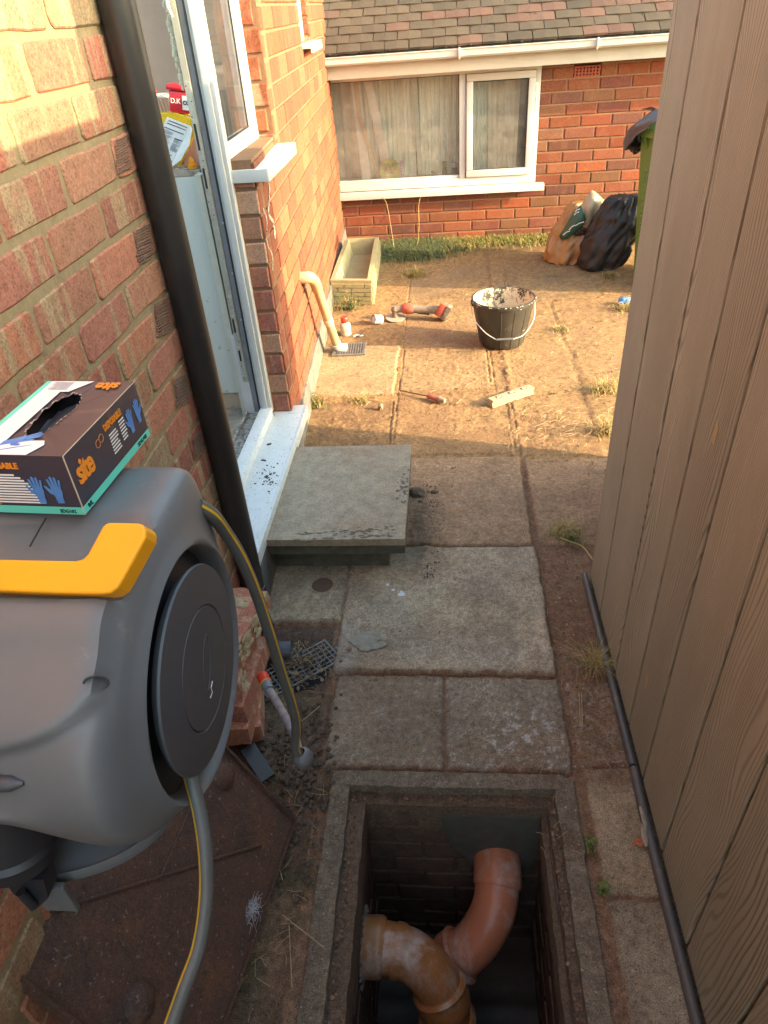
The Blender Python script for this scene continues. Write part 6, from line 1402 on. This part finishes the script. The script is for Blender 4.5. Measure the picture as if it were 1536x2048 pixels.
def sack(name, base, top_, w0_, w1_, dep, mats, lab, cat, seed, folds=.028, crumple=.4, parts=None, lean=(0, 0)):
    g = MB(); nz, na = 48, 110; B_ = Vector(base); T_ = Vector(top_); Vv = []
    for j in range(nz + 1):
        t = j / nz; c = B_.lerp(T_, t) + Vector((0, 0, 0)); bul = max(.02, math.sin(math.pi * (.10 + .88 * t))) ** .6
        ww = (w0_ * (1 - t) + w1_ * t) * (.55 + .45 * bul) * (1 if t > .04 else .75 + 6 * t * .25); dd_ = dep * (1 - .35 * t) * (.5 + .5 * bul)
        for k in range(na):
            a = 2 * math.pi * k / na; x, y = math.cos(a), math.sin(a); s_ = (abs(x) ** 2.4 + abs(y) ** 2.4) ** (-1 / 2.4)
            p = c + Vector((x * s_ * ww / 2, y * s_ * dd_ / 2, 0))
            ridge = 1 - 2.2 * abs(mnoise.noise(Vector((a * 1.6 + seed * 3, p.z * 7 - x * 3, y * 2 + seed)))); fo = folds * (.7 * ridge + mnoise.noise(Vector((a * 2.2 * 1.0 + seed, p.z * 2.5 + x * 1.2, seed))) + crumple * mnoise.noise(p * 16 + Vector((seed, 0, 0))) + crumple * .5 * (1 - abs(mnoise.noise(p * 9 + Vector((0, seed, 0)))) * 3))
            p += Vector((x, y, .2)) * fo; p.z = max(p.z, .004 + .004 * random.random() if t < .03 else .004); Vv.append(p)
    Vv.append(T_ + Vector((0, 0, .01)))
    g.add(Vv, [(j * na + k, j * na + (k + 1) % na, (j + 1) * na + (k + 1) % na, (j + 1) * na + k) for j in range(nz) for k in range(na)] + [(nz * na + k, nz * na + (k + 1) % na, (nz + 1) * na) for k in range(na)])
    return g
s1 = sack('x', (1.07, 5.06, 0), (1.215, 5.12, .44), .34, .30, .32, None, '', '', 11, .026, .55)
tag(s1.build('refuse_sack', BAGK, smooth=50), 'full black refuse sack slumped against the green bin', 'sack')
s2_ = thing('compost_sack', 'tan and green printed plastic sack leaning half full beside the black sack', 'sack', (.86, 5.25, 0))
mt, n, b = newmat('tan_sack'); v = coords(n); sp3 = N(n, 'ShaderNodeSeparateXYZ'); n.links.new(v, sp3.inputs[0])
col = mixc(n, ramp(n, noise(n, v, 6, 5, .6), [(.35, 0), (.65, 1)]), (.36, .19, .065), (.25, .115, .045))
n.links.new(col, b.inputs['Base Color']); b.inputs['Roughness'].default_value = .4; bump(n, b, noise(n, v, 26, 5, .6, 1.5), .5, .006)
s2g = sack('y', (.87, 5.22, 0), (1.01, 5.34, .37), .38, .30, .28, None, '', '', 23, .024, .5); s2g.build('body', mt, s2_, smooth=50)
CLR = pmat('cloudy_plastic', (.34, .28, .18), (.42, .36, .26), 8, .35, .2, .004)
def vsheet(name, ctrl, mat, amp, fr, sd_, parent):
    R_ = [smoothpath(r, 5) for r in ctrl]; L_ = len(R_[0]); cols_ = [smoothpath([R_[j][i] for j in range(len(R_))], 5) for i in range(L_)]; g = MB(); H_ = len(cols_[0]); Vv = []
    for i in range(L_):
        for j in range(H_): p = cols_[i][j]; Vv.append(p + mnoise.noise_vector(p * fr + Vector((sd_, 0, 0))) * amp)
    g.add(Vv, [(i * H_ + j, i * H_ + j + 1, (i + 1) * H_ + j + 1, (i + 1) * H_ + j) for i in range(L_ - 1) for j in range(H_ - 1)]); o = g.build(name, mat, parent, smooth=True, fixn=False); m2_ = o.modifiers.new('s', 'SOLIDIFY'); m2_.thickness = .003; return o
Y0 = 5.22
W_ = lambda u, v_, dy=0: ony(u, v_, Y0 + dy * 1.5)
vsheet('top_flap', [[W_(1150, 440), W_(1162, 408), W_(1183, 380)], [W_(1172, 452, -.03), W_(1182, 415, -.04), W_(1196, 388)], [W_(1186, 462, 0), W_(1196, 430, .0), W_(1208, 402, .02)]], CLR, .010, 12, 4, s2_)
vsheet('side_flap', [[W_(1186, 450, .03), W_(1196, 420, .03), W_(1206, 398, .04)], [W_(1198, 442, .03), W_(1212, 415, .02), W_(1226, 396, .03)], [W_(1204, 432, .05), W_(1222, 405, .06), W_(1240, 388, .06)]], CLR, .010, 12, 9, s2_)
GRS = pmat('green_print', (.022, .075, .052), (.03, .095, .06), 8, .4, .08)
o_ = vsheet('green_panel', [[W_(1118, 472, -.03), W_(1140, 436, -.04), W_(1160, 410, -.03)], [W_(1124, 478, -.05), W_(1150, 448, -.06), W_(1167, 422, -.05)], [W_(1134, 478, -.05), W_(1160, 456, -.06), W_(1172, 440, -.05)]], GRS, .005, 12, 2, s2_)
g = MB()
for (u0, v0, u1, v1) in ((1126, 470, 1140, 462), (1138, 460, 1150, 450), (1150, 452, 1168, 444), (1150, 424, 1160, 418), (1148, 430, 1158, 424)):
    a = W_(u0, v0, -.075); b_ = W_(u1, v1, -.075); g.tube([a, a.lerp(b_, .5) + Vector((0, 0, .006)), b_], .0028, 6)
g.build('white_print', INK_W, s2_)
g = MB(); g.rocks(W_(1158, 462, -.035), .045, 3, (1.1, .7, .7), .5, 3); g.build('dark_hole', pmat('sack_dark', (.07, .035, .02), (.03, .02, .012), 20, .8, .3), s2_)

# ------------------------------------------------------------------ plants, straw, crumbs
GRASS = [pmat('grass_green', (.085, .12, .02), (.13, .16, .03), 20, .7, 0), pmat('grass_dry', (.42, .31, .12), (.34, .24, .09), 20, .8, 0), pmat('grass_grey', (.10, .125, .07), (.07, .09, .045), 20, .8, 0)]
def blade(mb, p, h, w_, lean, mi):
    a = random.uniform(0, 6.28); d = Vector((math.cos(a), math.sin(a), 0)); s = Vector((-d.y, d.x, 0)) * w_
    l_ = random.uniform(.2, 1) * lean; p1 = p + Vector((0, 0, h * .55)) + d * h * l_ * .35; p2 = p + Vector((0, 0, h * (1 - .45 * min(1, l_)))) + d * h * l_
    mb.add([p - s, p + s, p1 + s * .8, p1 - s * .8, p2], [(0, 1, 2, 3), (3, 2, 4)], mi=mi)
def tuft(u, v_, n_, r_, h, mix, lab, z=0.0, group=None, loc=None, lean=1.1, wd=.0014, leafy=False):
    c = Vector(loc) if loc else onz(u, v_, z); g = MB()
    for k in range(n_):
        a = random.random() * 6.28; rr = random.gauss(0, .5) * r_; p = c + Vector((rr * math.cos(a) * 1.3, rr * math.sin(a), -.006)); mi = 0 if random.random() < mix[0] else (1 if random.random() < mix[1] else 2)
        if leafy and random.random() < .5:
            hh = h * random.random(); q0_ = p + Vector((0, 0, hh)); b_ = random.random() * 6.28; e = Vector((math.cos(b_), math.sin(b_), random.uniform(-.2, .5))) * random.uniform(.004, .009); s_ = Vector((-e.y, e.x, 0)) * .6
            g.add([q0_, q0_ + e * .5 + s_, q0_ + e * 1.1, q0_ + e * .5 - s_], [(0, 1, 2, 3)], mi=mi)
        else: blade(g, p, h * random.uniform(.4, 1.15), wd * random.uniform(.6, 1.3), lean, mi)
    o = g.build('weed', GRASS, fixn=False); tag(o, lab, 'weed', group); return o
tuft(0, 0, 420, .060, .060, (.1, .9), 'dry weed tuft on the soil just left of the shed end, where a twig lies', loc=(.415, 2.03, 0), lean=1.5, wd=.0008)
tuft(0, 0, 170, .045, .028, (.9, .3), 'low green moss tuft beside the shed end', loc=(.44, 1.99, 0), lean=1.0, wd=.001)
tuft(0, 0, 150, .035, .085, (.15, .95), 'dry straw-like weed against the dark trim near the chamber', loc=(.415, 1.405, 0), lean=2.2, wd=.0007)
tuft(0, 0, 60, .010, .05, (.8, .3), 'tiny green sprout in the joint right of the chamber, upper one', loc=(.316, .862, -.006), lean=.8, leafy=True, wd=.001)
tuft(0, 0, 60, .009, .035, (.9, .3), 'tiny green sprout at the slab corner right of the chamber, lower one', loc=(.322, .768, -.006), lean=1, leafy=True, wd=.001)
tuft(0, 0, 260, .05, .09, (.6, .7), 'bright green weed growing at the plinth beyond the door sill', loc=(-.655, 3.06, 0), lean=1.0, leafy=True, wd=.0018)
tuft(0, 0, 260, .045, .055, (.35, .25), 'grey-green weed in the corner between plinth and concrete step', loc=(-.625, 2.56, 0), lean=1.0, leafy=True, wd=.0018)
tuft(0, 0, 200, .06, .04, (.3, .9), 'low dry weed at the front edge of the cement patch', loc=(-.43, 3.10, 0), lean=1.2, leafy=True, wd=.0015)
tuft(0, 0, 240, .085, .10, (.25, .9), 'yellowish weed tuft between the planter and the bucket', loc=(-.205, 5.02, 0), lean=1.3, wd=.0018)
tuft(0, 0, 300, .075, .13, (.35, .5), 'leafy weed at the foot of the stone planter', loc=(-.62, 4.40, 0), lean=1.0, leafy=True, wd=.002)
tuft(0, 0, 120, .035, .16, (.6, .4), 'green creeper between the planter and the left wall', loc=(-.745, 4.50, 0), lean=.7, leafy=True, wd=.002)
tuft(0, 0, 260, .075, .085, (.10, .95), 'straw-coloured weed clump at the shed edge, in full sun', loc=(.765, 3.14, 0), lean=1.5, wd=.0014)
tuft(0, 0, 240, .065, .085, (.05, .97), 'dry straw clump beside the shed, nearest the shadow edge', loc=(.70, 2.74, 0), lean=1.6, wd=.0012)
tuft(0, 0, 300, .07, .06, (.1, .9), 'dry weed clump lying under the blue glove', loc=(1.09, 4.22, 0), lean=1.4, wd=.0016)
tuft(0, 0, 160, .06, .05, (.1, .7), 'small dry weed on the slab right of the bucket', loc=(.66, 3.92, 0), lean=1.3, wd=.0016)
tuft(0, 0, 180, .07, .06, (.3, .8), 'weed tuft on the soil in front of the black sack', loc=(1.10, 4.82, 0), lean=1.2, wd=.0018)
g = MB()
for k in range(9000):
    x = random.uniform(-.52, 1.05); y = 5.88 - abs(random.gauss(0, .16)) * (1.2 if x < .05 else .75)
    if y < 5.35 or (x > .62 and y < 5.5): continue
    mi = (2 if random.random() < .6 else 0) if x < -.02 else (0 if random.random() < .62 else 1)
    blade(g, Vector((x, y, -.004)), random.uniform(.02, .065) * (1.2 if x < .05 else 1), .0022, 1.2, mi)
for k in range(5200):
    x = random.gauss(-.27, .16); y = 5.62 + random.gauss(0, .13)
    if x < -.47 or y > 5.9: continue
    blade(g, Vector((x, y, -.004)), random.uniform(.03, .09), .0022, 1.4, 2 if random.random() < .8 else 0)
tag(g.build('grass', GRASS, fixn=False), 'strip of rough grass and weeds along the foot of the bungalow wall', 'grass', kind='stuff')
g = MB()
for (pts) in ([(-.39, 5.60, 0), (-.42, 5.7, .2), (-.45, 5.80, .33), (-.49, 5.86, .37), (-.47, 5.87, .38)], [(-.22, 5.66, 0), (-.20, 5.74, .15), (-.20, 5.84, .29), (-.17, 5.86, .38), (-.12, 5.87, .40)]):
    g.tube(smoothpath(pts, 6), .0022, 5)
tag(g.build('dry_stem', GRASS[1]), 'pair of thin dry stems rising against the bungalow wall', 'stem')
tag(MB.build((lambda g_: (g_.tube(smoothpath([onz(1120, 1075, .01), onz(1140, 1083, .02), onz(1165, 1093, .012), onz(1186, 1120, .01)], 5), .0022, 6), g_)[1])(MB()), 'twig', GRASS[1]), 'thin dry twig lying beside the shed end', 'twig')
g = MB()                                         # needles, straw
def straw(c, l_, r_, mi=0):
    a = random.random() * 6.28; d = Vector((math.cos(a), math.sin(a), random.uniform(-.05, .12))) * l_; m_ = c + d * .5 + Vector((random.uniform(-.1, .1), random.uniform(-.1, .1), .08)) * l_; g.tube([c, m_, c + d], r_, 4, caps=False, mi=mi)
for k in range(90): straw(Vector((random.gauss(-.44, .05), random.gauss(1.40, .05), random.uniform(-.005, .012))), random.uniform(.01, .05), .0006)
for k in range(110): straw(Vector((random.uniform(-.50, -.30), random.uniform(.5, 1.08), .006)), random.uniform(.01, .045), .0005, 1 if random.random() < .5 else 0)
for k in range(60): straw(Vector((random.uniform(.2, .46), random.uniform(.8, 1.95), .008)), random.uniform(.01, .04), .0006)
for k in range(150): straw(Vector((random.uniform(-.5, 1.2), random.uniform(2.7, 5.3), .012)), random.uniform(.015, .06), .0010)
for k in range(140): straw(Vector((random.gauss(.52, .14), random.gauss(2.78, .10), .012)), random.uniform(.02, .07), .0009)
for (u0, v0, u1, v1) in ((565, 1830, 648, 1895), (578, 1850, 584, 1975), (1158, 1385, 1161, 1450), (1163, 1385, 1165, 1452), (600, 1445, 640, 1412), (560, 1740, 565, 1760)): g.tube([onz(u0, v0, .010), onz(u1, v1, .008)], .0011, 5)
tag(g.build('dry_straw', [pmat('straw', (.42, .31, .18), (.30, .2, .11), 60, .8, 0), pmat('dark_twig', (.10, .065, .04), None, 60, .9, 0)], fixn=False), 'scattered dry straw and needles on the paving', 'straw', kind='stuff')
lf = MB()
for k in range(70):
    c = Vector((random.gauss(-.47, .045), random.gauss(1.385, .045), .004 + .012 * random.random())); a = random.random() * 6.28; ex_ = Vector((math.cos(a), math.sin(a), random.uniform(-.3, .3))); ey_ = Vector((-ex_.y, ex_.x, random.uniform(-.3, .3))); s = random.uniform(.006, .016)
    lf.add([c - ex_ * s, c + ey_ * s * .45 + Vector((0, 0, .002)), c + ex_ * s, c - ey_ * s * .45], [(0, 1, 2, 3)], mi=random.choice([0, 0, 1]))
tag(lf.build('dead_leaves', [pmat('leaf_brown', (.10, .062, .036), (.065, .042, .026), 60, .8, .1), pmat('leaf_tan', (.19, .13, .075), None, 60, .8, .1)], fixn=False), 'dead leaves and twigs heaped on the gully grate', 'leaves', kind='stuff')
g = MB()                                         # crumbs
def crumb(x, y, z, r_, mi): g.rocks((x, y, z), r_, 1, (1, 1, .7), .6, 3, mi=mi)
for k in range(520):
    x, y = random.gauss(-.40, .07), random.gauss(1.0, .13)
    if -.30 > x > -.6 and y > .45: crumb(x, y, .002, random.uniform(.002, .009), 0)
for k in range(120): crumb(random.gauss(-.455, .06), random.gauss(1.42, .06), random.uniform(-.01, .004), random.uniform(.002, .007), random.choice([0, 0, 2]))
for k in range(300): crumb(random.uniform(.31, .44), random.uniform(1.05, 1.95), .003, random.uniform(.001, .004), random.choice([1, 1, 0, 2]))
for k in range(300): crumb(-.10 + abs(random.gauss(0, .035)), random.uniform(1.78, 2.35), .006, random.uniform(.001, .0035), 0)
for k in range(1100):
    y = random.uniform(2.4, 5.4); x = random.uniform(-.7, .35 + y * .18); crumb(x, y, .008, random.choice([.0015, .002, .003, .003, .005]), random.choice([1, 1, 3, 3, 3, 3]))
for k in range(220): crumb(random.uniform(-.3, .3), random.uniform(1.05, 2.4), .0055, random.uniform(.0008, .003), random.choice([1, 2, 2]))
for k in range(260):
    sd2 = random.random(); x, y = ((ix0 + random.uniform(0, .02)), random.uniform(.45, 1.0)) if sd2 < .4 else ((ix1 - random.uniform(0, .02), random.uniform(.45, 1.0)) if sd2 < .8 else (random.uniform(ix0, ix1), random.uniform(.978, 1.0))); crumb(x, y, -.026, random.uniform(.001, .005), random.choice([0, 1, 1, 0, 3]))
tag(g.build('soil_crumbs', [pmat('c_dark', (.06, .04, .028), (.10, .065, .045), 90, .95, .3), pmat('c_red', (.17, .09, .052), (.22, .125, .07), 90, .95, .3), pmat('c_pale', (.28, .23, .18), None, 90, .95, .3), pmat('c_sand', (.26, .17, .095), None, 90, .95, .3)]), 'loose crumbs of soil and grit scattered over the paving', 'soil', kind='stuff')
print('objects', len(D.objects))
